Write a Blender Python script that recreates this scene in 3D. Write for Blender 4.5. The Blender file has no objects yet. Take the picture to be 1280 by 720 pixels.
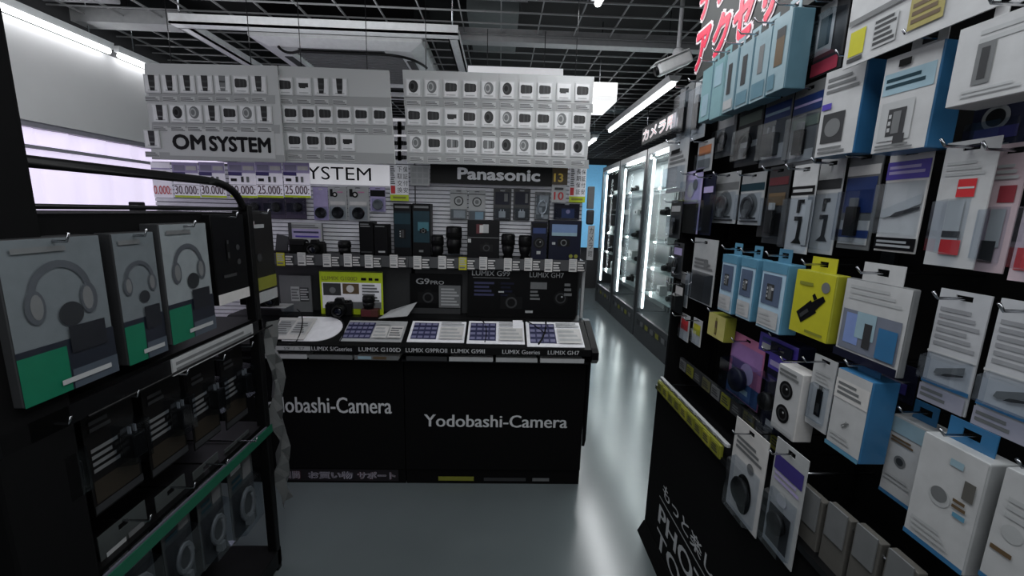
import bpy, bmesh, math, random
from mathutils import Matrix, Vector
random.seed(7)
PI = math.pi
SC = bpy.context.scene
COL = SC.collection

# ------------------------------------------------------------------ camera maths
F, H = 520.0, 1.6
CAMROT = Matrix.Rotation(math.radians(-1.9), 3, 'Z') @ Matrix.Rotation(math.radians(79.7), 3, 'X') @ Matrix.Rotation(math.radians(1.6), 3, 'Z')
def P(px, py, X=None, Y=None, Z=None):
    """point of the plane X=.., Y=.. or Z=.. seen at a pixel of the photograph (for measuring the room)"""
    d = CAMROT @ Vector(((px-640)/F, (360-py)/F, -1.0))
    t = X/d.x if X is not None else Y/d.y if Y is not None else (Z-H)/d.z
    return Vector((0, 0, H)) + d*t

# ------------------------------------------------------------------ materials
MATS = {}
def lin(c):
    c /= 255.0
    return c/12.92 if c <= .04045 else ((c+.055)/1.055)**2.4
def mat(name, rgb, rough=.5, metal=0, emit=0, ecol=None, spec=.5, var=.06, scale=30, bump=0, coat=0):
    if name in MATS: return MATS[name]
    m = bpy.data.materials.new(name); m.use_nodes = True
    nt = m.node_tree; b = nt.nodes['Principled BSDF']
    c = [lin(v) for v in rgb]
    tc = nt.nodes.new('ShaderNodeTexCoord'); nz = nt.nodes.new('ShaderNodeTexNoise')
    nz.inputs['Scale'].default_value = scale; nz.inputs['Detail'].default_value = 3
    nt.links.new(tc.outputs['Object'], nz.inputs['Vector'])
    rp = nt.nodes.new('ShaderNodeValToRGB')
    rp.color_ramp.elements[0].position = .3; rp.color_ramp.elements[1].position = .7
    rp.color_ramp.elements[0].color = [v*(1-var) for v in c]+[1]
    rp.color_ramp.elements[1].color = [min(1, v*(1+var)) for v in c]+[1]
    nt.links.new(nz.outputs['Fac'], rp.inputs['Fac']); nt.links.new(rp.outputs['Color'], b.inputs['Base Color'])
    b.inputs['Roughness'].default_value = rough; b.inputs['Metallic'].default_value = metal
    b.inputs['Specular IOR Level'].default_value = spec
    if coat: b.inputs['Coat Weight'].default_value = coat; b.inputs['Coat Roughness'].default_value = .08
    if bump:
        bp = nt.nodes.new('ShaderNodeBump'); bp.inputs['Strength'].default_value = bump; bp.inputs['Distance'].default_value = .01
        nt.links.new(nz.outputs['Fac'], bp.inputs['Height']); nt.links.new(bp.outputs['Normal'], b.inputs['Normal'])
    if emit:
        b.inputs['Emission Color'].default_value = [lin(v) for v in (ecol or rgb)]+[1]
        b.inputs['Emission Strength'].default_value = emit
    MATS[name] = m
    return m
def clear_mat(name, tint=(235, 240, 245), gloss=.16, rough=.12):
    if name in MATS: return MATS[name]
    m = bpy.data.materials.new(name); m.use_nodes = True
    nt = m.node_tree; nt.nodes.clear()
    out = nt.nodes.new('ShaderNodeOutputMaterial'); mx = nt.nodes.new('ShaderNodeMixShader')
    tr = nt.nodes.new('ShaderNodeBsdfTransparent'); gl = nt.nodes.new('ShaderNodeBsdfGlossy')
    fr = nt.nodes.new('ShaderNodeLayerWeight'); fr.inputs['Blend'].default_value = gloss
    tr.inputs['Color'].default_value = [lin(v) for v in tint]+[1]
    gl.inputs['Roughness'].default_value = rough
    nt.links.new(fr.outputs['Facing'], mx.inputs['Fac']); nt.links.new(tr.outputs[0], mx.inputs[1]); nt.links.new(gl.outputs[0], mx.inputs[2])
    nt.links.new(mx.outputs[0], out.inputs['Surface'])
    MATS[name] = m
    return m

K = mat('black_plastic', (11, 11, 12), .45, spec=.25)
KM = mat('black_matte', (7, 7, 8), .85, spec=.15)
KS = mat('black_satin', (12, 12, 13), .35, spec=.3)
KT = mat('black_steel', (20, 20, 22), .35, metal=.4)
DG = mat('dark_grey', (48, 49, 51), .5)
MG = mat('mid_grey', (105, 107, 108), .5)
LG = mat('light_grey', (168, 170, 171), .5)
W = mat('white_card', (182, 183, 184), .45)
WP = mat('white_paper', (236, 236, 240), .6)
OW = mat('off_white_card', (200, 198, 196), .5)
BL = mat('blue_print', (50, 104, 146), .35)
DB = mat('deep_blue_print', (30, 52, 104), .4)
LB = mat('pale_blue_print', (142, 168, 180), .4)
AQ = mat('aqua_card', (118, 154, 160), .35)
SB = mat('sky_blue_card', (88, 138, 164), .35)
NV = mat('navy_print', (17, 20, 40), .45, spec=.25)
TL = mat('teal_print', (24, 52, 62), .4, spec=.3)
PU = mat('purple_print', (78, 64, 160), .4)
LV = mat('lavender_print', (170, 160, 200), .5)
PK = mat('pink_print', (196, 120, 160), .45)
RD = mat('red_print', (190, 40, 46), .45)
RS = mat('sign_red', (220, 50, 80), .45)
MR = mat('maroon_print', (90, 34, 40), .5)
YL = mat('yellow_card', (186, 182, 40), .4)
YG = mat('lime_card', (178, 198, 30), .5)
OL = mat('olive_tag', (126, 128, 44), .5)
GR = mat('green_print', (16, 104, 76), .4)
TS = mat('dusty_teal_side', (88, 122, 136), .4)
PC = mat('dusty_pale_card', (138, 160, 168), .4)
BR = mat('brown_print', (92, 74, 52), .5)
GD = mat('gold_print', (170, 130, 40), .4)
OR = mat('orange_print', (170, 104, 62), .5)
TN = mat('greige_card', (86, 84, 80), .6)
SV = mat('silver_plastic', (170, 172, 175), .3, metal=.6)
CH = mat('chrome_wire', (190, 192, 196), .22, metal=1)
ST = mat('grey_steel', (120, 122, 124), .4, metal=.5)
GL = mat('lens_glass', (20, 22, 34), .06, coat=1)
CL = clear_mat('clear_plastic')
GLS = clear_mat('showcase_glass', (240, 246, 246), .1, .03)

# ------------------------------------------------------------------ mesh builder
class MB:
    def __init__(s): s.v, s.f, s.m, s.mats, s.sm = [], [], [], [], []
    def mi(s, m):
        if m not in s.mats: s.mats.append(m)
        return s.mats.index(m)
    def add(s, vs, fs, m, smooth=False):
        n = len(s.v); k = s.mi(m); s.v += [tuple(v) for v in vs]
        for f in fs: s.f.append([n+i for i in f]); s.m.append(k); s.sm.append(smooth)
        return s
    def box(s, x0, x1, y0, y1, z0, z1, m, b=0):
        if b <= 0:
            vs = [(x, y, z) for z in (z0, z1) for x, y in ((x0, y0), (x1, y0), (x1, y1), (x0, y1))]
            return s.add(vs, [(3, 2, 1, 0), (4, 5, 6, 7), (0, 1, 5, 4), (1, 2, 6, 5), (2, 3, 7, 6), (3, 0, 4, 7)], m)
        bm = bmesh.new(); bmesh.ops.create_cube(bm, size=1)
        for v in bm.verts: v.co = ((x0+x1)/2+v.co.x*(x1-x0), (y0+y1)/2+v.co.y*(y1-y0), (z0+z1)/2+v.co.z*(z1-z0))
        bmesh.ops.bevel(bm, geom=list(bm.edges), offset=b, segments=2, profile=.5, affect='EDGES')
        bm.verts.index_update()
        s.add([v.co[:] for v in bm.verts], [[v.index for v in f.verts] for f in bm.faces], m); bm.free()
        return s
    def poly(s, pts, y, m):                      # flat outline in x,z facing -y
        a = sum(pts[i][0]*pts[(i+1) % len(pts)][1]-pts[(i+1) % len(pts)][0]*pts[i][1] for i in range(len(pts)))
        if a < 0: pts = pts[::-1]
        return s.add([(x, y, z) for x, z in pts], [list(range(len(pts)))], m)
    def rect(s, x0, z0, x1, z1, y, m): return s.poly([(x0, z0), (x1, z0), (x1, z1), (x0, z1)], y, m)
    def disc(s, cx, cz, r, y, m, n=24, rz=None):
        rz = rz or r
        return s.poly([(cx+r*math.cos(2*PI*i/n), cz+rz*math.sin(2*PI*i/n)) for i in range(n)], y, m)
    def prism(s, pts, a, b, m, axis='y'):        # closed outline extruded between a and b
        n = len(pts)
        T = {'y': lambda p, t: (p[0], t, p[1]), 'x': lambda p, t: (t, p[0], p[1]), 'z': lambda p, t: (p[0], p[1], t)}[axis]
        vs = [T(p, a) for p in pts]+[T(p, b) for p in pts]
        fs = [list(range(n)), list(range(2*n-1, n-1, -1))]+[(i, n+i, n+(i+1) % n, (i+1) % n) for i in range(n)]
        return s.add(vs, fs, m)
    def lathe(s, prof, m, c=(0, 0, 0), axis='z', n=20):   # profile (r, t)
        T = {'z': lambda r, a, t: (c[0]+r*math.cos(a), c[1]+r*math.sin(a), c[2]+t),
             'y': lambda r, a, t: (c[0]+r*math.cos(a), c[1]+t, c[2]+r*math.sin(a)),
             'x': lambda r, a, t: (c[0]+t, c[1]+r*math.cos(a), c[2]+r*math.sin(a))}[axis]
        vs = [T(r, 2*PI*i/n, t) for r, t in prof for i in range(n)]
        fs = [(k*n+i, k*n+(i+1) % n, (k+1)*n+(i+1) % n, (k+1)*n+i) for k in range(len(prof)-1) for i in range(n)]
        fs += [list(range(n-1, -1, -1)), [(len(prof)-1)*n+i for i in range(n)]]
        return s.add(vs, fs, m, True)
    def tube(s, pts, r, m, n=8):
        pts = [Vector(p) for p in pts]; vs = []; prev = None
        for i, p in enumerate(pts):
            t = (pts[min(i+1, len(pts)-1)]-pts[max(i-1, 0)]).normalized()
            u = prev if prev is not None else (Vector((0, 0, 1)) if abs(t.z) < .9 else Vector((1, 0, 0)))
            u = (u-t*u.dot(t)).normalized(); prev = u; w = t.cross(u)
            vs += [p+(u*math.cos(2*PI*k/n)+w*math.sin(2*PI*k/n))*r for k in range(n)]
        fs = [(i*n+k, i*n+(k+1) % n, (i+1)*n+(k+1) % n, (i+1)*n+k) for i in range(len(pts)-1) for k in range(n)]
        fs += [list(range(n-1, -1, -1)), [(len(pts)-1)*n+k for k in range(n)]]
        return s.add(vs, fs, m, True)
    def build(s, name, parent=None, loc=(0, 0, 0), rotz=0, label=None):
        me = bpy.data.meshes.new(name); me.from_pydata(s.v, [], s.f)
        for m in s.mats: me.materials.append(m)
        me.polygons.foreach_set('material_index', s.m); me.polygons.foreach_set('use_smooth', s.sm)
        bm = bmesh.new(); bm.from_mesh(me)
        bm.normal_update(); bm.to_mesh(me); bm.free(); me.update()
        o = bpy.data.objects.new(name, me); COL.objects.link(o)
        o.parent = parent; o.location = loc; o.rotation_euler = (0, 0, rotz)
        if label: o['label'] = label
        return o
def arc(p0, pc, p1, n=8):
    p0, pc, p1 = Vector(p0), Vector(pc), Vector(p1)
    return [p0*(1-t)**2+pc*2*t*(1-t)+p1*t*t for t in [i/n for i in range(n+1)]]
def thing(name, label, cat, loc=(0, 0, 0), rotz=0, group=None):
    o = bpy.data.objects.new(name, None); COL.objects.link(o)
    o.empty_display_size = .05; o.location = loc; o.rotation_euler = (0, 0, rotz)
    o['label'] = label; o['category'] = cat
    if group: o['group'] = group
    return o
def tag(o, label, cat, group=None):
    o['label'] = label; o['category'] = cat
    if group: o['group'] = group
    return o
def struct(o): o['kind'] = 'structure'; return o

def text(body, x0, x1, z0, z1, y, m, name='lettering', parent=None, bold=0, depth=.0008, outline=None, shear=0, label=None, keep=False):
    """lettering stretched over a rectangle of the x,z plane facing -y"""
    cu = bpy.data.curves.new('lettering', 'FONT'); cu.body = body; cu.resolution_u = 3
    cu.shear = shear; cu.extrude = 0
    ob = bpy.data.objects.new('lettering', cu); COL.objects.link(ob)
    dg = bpy.context.evaluated_depsgraph_get()
    me = bpy.data.meshes.new_from_object(ob.evaluated_get(dg))
    bpy.data.objects.remove(ob)
    vs = [v.co.copy() for v in me.vertices]; fs = [list(p.vertices) for p in me.polygons]
    bpy.data.meshes.remove(me)
    sh = [(0, 0)] if not bold else [(bold*math.cos(k*PI/4), bold*math.sin(k*PI/4)) for k in range(8)]+[(0, 0)] if bold > .025 else [(-bold, 0), (0, 0), (bold, 0)]
    a0, a1 = min(v.x for v in vs)-bold, max(v.x for v in vs)+bold; b0, b1 = min(v.y for v in vs), max(v.y for v in vs)
    if bold > .025: b0 -= bold; b1 += bold
    sx, sz = (x1-x0)/(a1-a0), (z1-z0)/(b1-b0)
    mb = MB()
    for k, (du, dv) in enumerate(sh):
        mb.add([(x0+(v.x+du-a0)*sx, y-k*.0001, z0+(v.y+dv-b0)*sz) for v in vs], fs, m)
    if keep: return mb
    return mb.build(name, parent, label=label)

# ------------------------------------------------------------------ flat pictures printed on cards
def picture(mb, kind, cx, cz, s, y, m=K, m2=MG):
    e = .0004
    if kind == 'headphone':
        n = 14; ro, ri = s*.5, s*.39
        out = [(cx+ro*math.cos(PI*i/n), cz+ro*1.1*math.sin(PI*i/n)) for i in range(n+1)]
        inn = [(cx+ri*math.cos(PI*i/n), cz+ri*1.1*math.sin(PI*i/n)) for i in range(n, -1, -1)]
        mb.poly(out+inn, y, m)
        for q in (-1, 1): mb.disc(cx+q*s*.42, cz-s*.14, s*.15, y-e, m, 18, s*.27); mb.disc(cx+q*s*.40, cz-s*.14, s*.09, y-2*e, m2, 16, s*.2)
    elif kind == 'lens':
        mb.disc(cx, cz, s*.5, y, m); mb.disc(cx, cz, s*.36, y-e, m2); mb.disc(cx, cz, s*.27, y-2*e, K); mb.disc(cx+s*.08, cz+s*.1, s*.06, y-3*e, LG, 10)
    elif kind == 'plug':
        a = math.radians(40); c, q = math.cos(a), math.sin(a)
        def R(u, v): return (cx+u*c-v*q, cz+u*q+v*c)
        mb.poly([R(*p) for p in ((-.5*s, -.16*s), (.1*s, -.18*s), (.1*s, .18*s), (-.5*s, .16*s))], y, m)
        mb.poly([R(*p) for p in ((.1*s, -.12*s), (.5*s, -.07*s), (.5*s, .07*s), (.1*s, .12*s))], y-e, m)
        mb.poly([R(*p) for p in ((.18*s, .12*s), (.3*s, .1*s), (.3*s, .26*s), (.2*s, .26*s))], y-e, m)
        mb.poly([R(*p) for p in ((-.42*s, -.05*s), (-.1*s, -.05*s), (-.1*s, .05*s), (-.42*s, .05*s))], y-2*e, m2)
    elif kind == 'stick':
        mb.rect(cx-s*.12, cz-s*.5, cx+s*.12, cz+s*.32, y, m); mb.rect(cx-s*.07, cz+s*.32, cx+s*.07, cz+s*.5, y, m2); mb.rect(cx-s*.06, cz-s*.4, cx+s*.06, cz-s*.1, y-e, m2)
    elif kind == 'bracket':
        mb.poly([(cx-.1*s, cz+.5*s), (cx+.12*s, cz+.5*s), (cx+.12*s, cz+.42*s), (cx+.02*s, cz+.42*s), (cx, cz+.2*s), (cx-.1*s, cz+.2*s)], y, m)
        mb.poly([(cx-.14*s, cz+.12*s), (cx+.12*s, cz+.12*s), (cx+.1*s, cz-.38*s), (cx+.2*s, cz-.5*s), (cx-.16*s, cz-.5*s), (cx-.02*s, cz-.38*s), (cx, cz+.02*s), (cx-.14*s, cz+.02*s)], y, m)
    elif kind == 'mouse':
        mb.disc(cx, cz, s*.32, y, m, 24, s*.5); mb.rect(cx-s*.03, cz+s*.12, cx+s*.03, cz+s*.36, y-e, m2)
        mb.poly([(cx-s*.3, cz+s*.02), (cx+s*.3, cz+s*.02), (cx+s*.3, cz+s*.05), (cx-s*.3, cz+s*.05)], y-e, m2)
    elif kind == 'hub':
        mb.rect(cx-s*.3, cz-s*.5, cx+s*.3, cz+s*.4, y, m); mb.rect(cx-s*.12, cz-s*.42, cx+s*.14, cz+s*.3, y-e, m2)
        for k in range(3): mb.rect(cx-s*.26, cz-s*.35+k*s*.22, cx-s*.17, cz-s*.22+k*s*.22, y-e, LG)
    elif kind == 'pen':
        mb.poly([(cx-.5*s, cz-.24*s), (cx-.44*s, cz-.06*s), (cx+.5*s, cz+.3*s), (cx+.5*s, cz+.06*s), (cx-.38*s, cz-.28*s)], y, m2)
        mb.poly([(cx-.24*s, cz-.26*s), (cx-.1*s, cz-.14*s), (cx+.5*s, cz+.0*s), (cx+.5*s, cz-.06*s), (cx-.05*s, cz-.24*s)], y-e, m)
    elif kind == 'coil':
        for k in range(3):
            n = 20; ro = s*(.48-.1*k); ri = ro-s*.05
            for i in range(n):
                a, b = 2*PI*i/n, 2*PI*(i+1)/n
                mb.poly([(cx+ro*math.cos(a), cz+ro*.8*math.sin(a)), (cx+ro*math.cos(b), cz+ro*.8*math.sin(b)), (cx+ri*math.cos(b), cz+ri*.8*math.sin(b)), (cx+ri*math.cos(a), cz+ri*.8*math.sin(a))], y, m)
        mb.rect(cx-s*.06, cz-s*.5, cx+s*.06, cz-s*.25, y-e, m2)
    elif kind == 'camera':
        mb.rect(cx-s*.5, cz-s*.32, cx+s*.5, cz+s*.25, y, m); mb.poly([(cx-s*.2, cz+s*.25), (cx+s*.2, cz+s*.25), (cx+s*.13, cz+s*.4), (cx-s*.13, cz+s*.4)], y, m)
        mb.disc(cx, cz-s*.03, s*.26, y-e, m2); mb.disc(cx, cz-s*.03, s*.18, y-2*e, K)
    elif kind == 'longlens':
        mb.poly([(cx-s*.22, cz+s*.5), (cx+s*.22, cz+s*.5), (cx+s*.2, cz-s*.1), (cx+s*.15, cz-s*.5), (cx-s*.15, cz-s*.5), (cx-s*.2, cz-s*.1)], y, m)
        mb.rect(cx-s*.2, cz+s*.05, cx+s*.2, cz+s*.18, y-e, DG); mb.rect(cx-s*.16, cz-s*.3, cx+s*.16, cz-s*.22, y-e, m2)
    elif kind == 'fatlens':
        mb.poly([(cx-s*.5, cz+s*.26), (cx-s*.4, cz+s*.36), (cx+s*.4, cz+s*.32), (cx+s*.5, cz+s*.2), (cx+s*.5, cz-s*.2), (cx+s*.4, cz-s*.32), (cx-s*.4, cz-s*.36), (cx-s*.5, cz-s*.26)], y, m)
        mb.rect(cx-s*.14, cz-s*.33, cx-s*.02, cz+s*.33, y-e, m2); mb.rect(cx+s*.2, cz-s*.28, cx+s*.28, cz+s*.28, y-e, DG)
def graphics(mb, gs, w, h, y, x0=None, z0=0):
    """print a list of shapes on a face w wide and h tall; u,v run 0..1"""
    x0 = -w/2 if x0 is None else x0
    for k, g in enumerate(gs):
        yy = y-.0005*(k+1)
        X = lambda u: x0+u*w
        Z = lambda v: z0+v*h
        if g[0] == 'r': mb.rect(X(g[1]), Z(g[2]), X(g[3]), Z(g[4]), yy, g[5])
        elif g[0] == 'c': mb.disc(X(g[1]), Z(g[2]), g[3]*w, yy, g[4])
        elif g[0] == 'l':                        # lines of small print
            u0, v0, u1, v1, n, m = g[1:]
            for i in range(n):
                zz = v0+(v1-v0)*(i+.5)/n; th = (v1-v0)/n*.28; e = u1-(u1-u0)*.25*((i*7) % 3)/2
                mb.rect(X(u0), Z(zz-th), X(e), Z(zz+th), yy, m)
        elif g[0] == 'p':
            s = g[4]*min(w, h) if len(g) < 8 else g[4]*h
            picture(mb, g[1], X(g[2]), Z(g[3]), s, yy, *(g[5:7] if len(g) > 5 else ()))
def slot_tab(mb, cx, z0, w, h, y, t, m):
    """hanging tab with a slot cut through it, thickness t behind y"""
    a, b = w/2, min(.014, w*.28); s0, s1 = z0+h*.35, z0+h*.72
    for x0, x1, q0, q1 in ((-a, -b, z0, z0+h), (b, a, z0, z0+h), (-b, b, z0, s0), (-b, b, s1, z0+h)):
        mb.box(cx+x0, cx+x1, y, y+t, q0, q1, m)

def carton(label, cat, w, h, d, front, side, gs, loc, rotz, group, tab=W, name='hanging_carton', tabw=.6, bottom=None):
    r = thing(name, label, cat, loc, rotz, group)
    mb = MB(); mb.box(-w/2, w/2, 0, d, 0, h, side, min(.003, w*.06)); mb.rect(-w/2+.0015, .0015, w/2-.0015, h-.0015, -.0006, front)
    if bottom: mb.rect(-w/2+.001, .001, w/2-.001, h*.05, -.0016, bottom)
    graphics(mb, gs, w, h, -.0012); mb.build('carton', r)
    if tab:
        t = MB(); slot_tab(t, 0, h, w*tabw, min(.04, h*.22), d*.5-.001, .002, tab); t.build('hang_tab', r)
    return r
def blister(label, cat, w, h, d, card, gs, loc, rotz, group, product=None, pm=K, pm2=MG, header=None, name='blister_pack', bub=(.1, .06, .9, .62)):
    r = thing(name, label, cat, loc, rotz, group)
    mb = MB(); th = .0025; hh = h*.12; y = d
    mb.box(-w/2, w/2, y, y+th, 0, h-hh, card); slot_tab(mb, 0, h-hh, w, hh, y, th, card)
    if header: mb.rect(-w/2, h*.74, w/2, h-hh, y-.0006, header)
    graphics(mb, gs, w, h, y-.0008); mb.build('backing_card', r)
    u0, v0, u1, v1 = bub; x0, x1, z0, z1 = -w/2+u0*w, -w/2+u1*w, v0*h, v1*h
    b = MB(); q = min(.006, d*.3)
    vs = [(x0, y, z0), (x1, y, z0), (x1, y, z1), (x0, y, z1), (x0+q, 0, z0+q), (x1-q, 0, z0+q), (x1-q, 0, z1-q), (x0+q, 0, z1-q)]
    b.add(vs, [(4, 5, 6, 7), (0, 1, 5, 4), (1, 2, 6, 5), (2, 3, 7, 6), (3, 0, 4, 7)], CL); b.build('plastic_bubble', r)
    if product:
        p = MB(); cx, cz, s = (x0+x1)/2, (z0+z1)/2, min(x1-x0, z1-z0)
        if product == 'cable':
            pts = [(cx+s*.34*math.cos(a*.5)*(1-.006*a), y-d*.45+.001*math.sin(a), cz+min(s*.5, (z1-z0)*.36)*math.sin(a*.5)*(1-.006*a)) for a in range(0, 40)]
            p.tube(pts, max(.0025, s*.045), pm, 6); p.box(cx-s*.09, cx+s*.09, d*.2, d*.8, z0+q*2, z0+q*2+s*.3, pm2, .001)
        elif product == 'dongle':
            p.box(cx-s*.17, cx+s*.17, d*.3, d*.85, z0+(z1-z0)*.14, z0+(z1-z0)*.68, pm, .002); p.box(cx-s*.11, cx+s*.11, d*.4, d*.75, z0+(z1-z0)*.68, z0+(z1-z0)*.84, pm2, .001)
        elif product == 'mouse':
            p.lathe([(s*.05, -s*.0), (s*.3, -.2*d), (s*.34, -.5*d), (s*.3, -.7*d), (s*.04, -.8*d)][::-1], pm, (cx, y, cz), 'y', 18)
        elif product == 'charger':
            p.box(cx-s*.3, cx+s*.3, d*.15, d*.9, z0+(z1-z0)*.14, z0+(z1-z0)*.7, pm, .004)
            for q2 in (-1, 1): p.box(cx+q2*s*.12-s*.03, cx+q2*s*.12+s*.03, d*.45, d*.6, z0+(z1-z0)*.7, z0+(z1-z0)*.86, SV)
        elif product == 'lenscap':
            p.lathe([(s*.42, y-.001), (s*.45, y-d*.3), (s*.45, y-d*.6), (s*.36, y-d*.7), (s*.34, y-d*.64)], pm, (cx, 0, cz), 'y', 24)
        p.build('product', r)
    return r

# ================================================================== ROOM
def build_room():
    fl = mat('vinyl_floor', (100, 108, 110), .2, var=.09, scale=1.3, spec=.6)
    mb = MB(); mb.box(-2.9, 3.2, -1.2, 9.1, -.06, 0, fl); struct(mb.build('floor'))
    mb = MB(); mb.box(-3.0, 3.3, -1.2, 9.2, 3.25, 3.3, mat('ceiling_black', (24, 24, 25), .9)); struct(mb.build('ceiling'))
    pl = mat('painted_wall', (186, 185, 186), .7, var=.04, scale=3)
    # window wall along X=-2.75: header above the opening, sill wall below
    mb = MB()
    mb.box(-2.87, -2.75, -1.2, 9.1, 2.05, 2.6, pl); mb.box(-2.87, -2.75, -1.2, 9.1, 2.6, 3.25, mat('dark_wall', (40, 40, 42), .8))
    mb.box(-2.87, -2.75, -1.2, 9.1, 0, .8, pl); mb.box(-2.87, -2.75, -1.2, .4, .8, 2.05, pl); mb.box(-2.87, -2.75, 4.6, 9.1, .8, 2.05, pl)
    struct(mb.build('wall_left'))
    mb = MB(); fr = mat('window_frame_grey', (120, 118, 128), .5)
    mb.box(-2.84, -2.77, .4, 4.6, .8, .84, fr); mb.box(-2.84, -2.77, .4, 4.6, 2.02, 2.05, fr); mb.box(-2.80, -2.77, .4, 4.6, 1.895, 1.915, fr)
    for y in (.4, 2.1, 4.56): mb.box(-2.84, -2.77, y, y+.04, .84, 2.02, fr)
    w = struct(mb.build('window_1'))
    mb = MB(); n = 120; cm = mat('backlit_curtain', (225, 218, 240), .9, emit=.74, ecol=(238, 226, 252), var=.05, scale=4)
    vs = []
    for i in range(n+1):
        y = .45+i*4.1/n; x = -2.832+.016*math.sin(i*.9)+.008*math.sin(i*2.3)
        vs += [(x, y, .83), (x, y, 2.03)]
    mb.add(vs, [(2*i, 2*i+2, 2*i+3, 2*i+1) for i in range(n)], cm, True)
    tag(mb.build('window_curtain'), 'glowing white pleated curtain drawn across the window', 'curtain')
    mb = MB(); mb.box(2.6, 2.7, -1.2, 9.1, 0, 3.25, mat('dark_wall', (40, 40, 42), .8)); struct(mb.build('wall_right'))
    mb = MB(); mb.box(-2.87, 2.7, 9.0, 9.1, 0, 3.25, mat('dark_wall', (40, 40, 42), .8)); struct(mb.build('wall_back'))
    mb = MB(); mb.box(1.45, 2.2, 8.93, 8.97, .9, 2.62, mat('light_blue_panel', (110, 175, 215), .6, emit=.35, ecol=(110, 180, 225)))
    tag(mb.build('blue_wall_panel'), 'light blue wall panel at the far end of the showcase aisle', 'panel')
    # open wire ceiling
    wm = mat('grid_wire', (120, 121, 122), .5)
    mb = MB()
    y = 1.6
    while y < 9: mb.box(-2.75, 2.6, y-.003, y+.003, 2.747, 2.755, wm); y += .155
    x = -2.66
    while x < 2.6: mb.box(x-.003, x+.003, 1.5, 9, 2.757, 2.769, wm); x += .24
    g = struct(mb.build('ceiling_wire_grid'))
    # cross beam, ducts and white void panel above the grid
    bmat = mat('ceiling_beam_grey', (150, 151, 152), .5)
    mb = MB(); mb.box(-.3, 2.6, 3.03, 3.11, 2.72, 2.80, bmat); struct(mb.build('ceiling_beam'))
    mb = MB(); mb.box(-2.75, -2.02, 2.98, 3.1, 2.72, 2.8, bmat); struct(mb.build('ceiling_beam'))
    mb = MB(); mb.box(-2.75, -2.3, 2.3, 2.83, 2.76, 2.86, mat('duct_grey', (130, 130, 132), .6), .01); mb.build('air_duct')
    tag(bpy.data.objects['air_duct'], 'boxy grey duct end above the window wall corner', 'duct')
    mb = MB(); mb.box(-.26, .15, 2.2, 3.0, 2.95, 3.25, mat('void_panel', (130, 131, 132), .7)); mb.box(-.26, .1, 3.15, 3.9, 2.95, 3.25, mat('void_panel2', (100, 106, 106), .7))
    tag(mb.build('void_duct'), 'pale sheet metal duct seen through the wire grid beside the air conditioner', 'duct')
    for i, (x0, x1, y0, y1, z) in enumerate(((.5, 2.4, 5.62, 5.95, 2.95), (.2, 2.2, 7.24, 7.36, 2.95))):
        mb = MB(); mb.box(x0, x1, y0, y1, z, 3.25, DG, .02)
        tag(mb.build('cross_duct'), ('dark grey duct crossing above the long tube light', 'dark grey duct crossing near the far aisle lights')[i], 'duct')
build_room()

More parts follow.
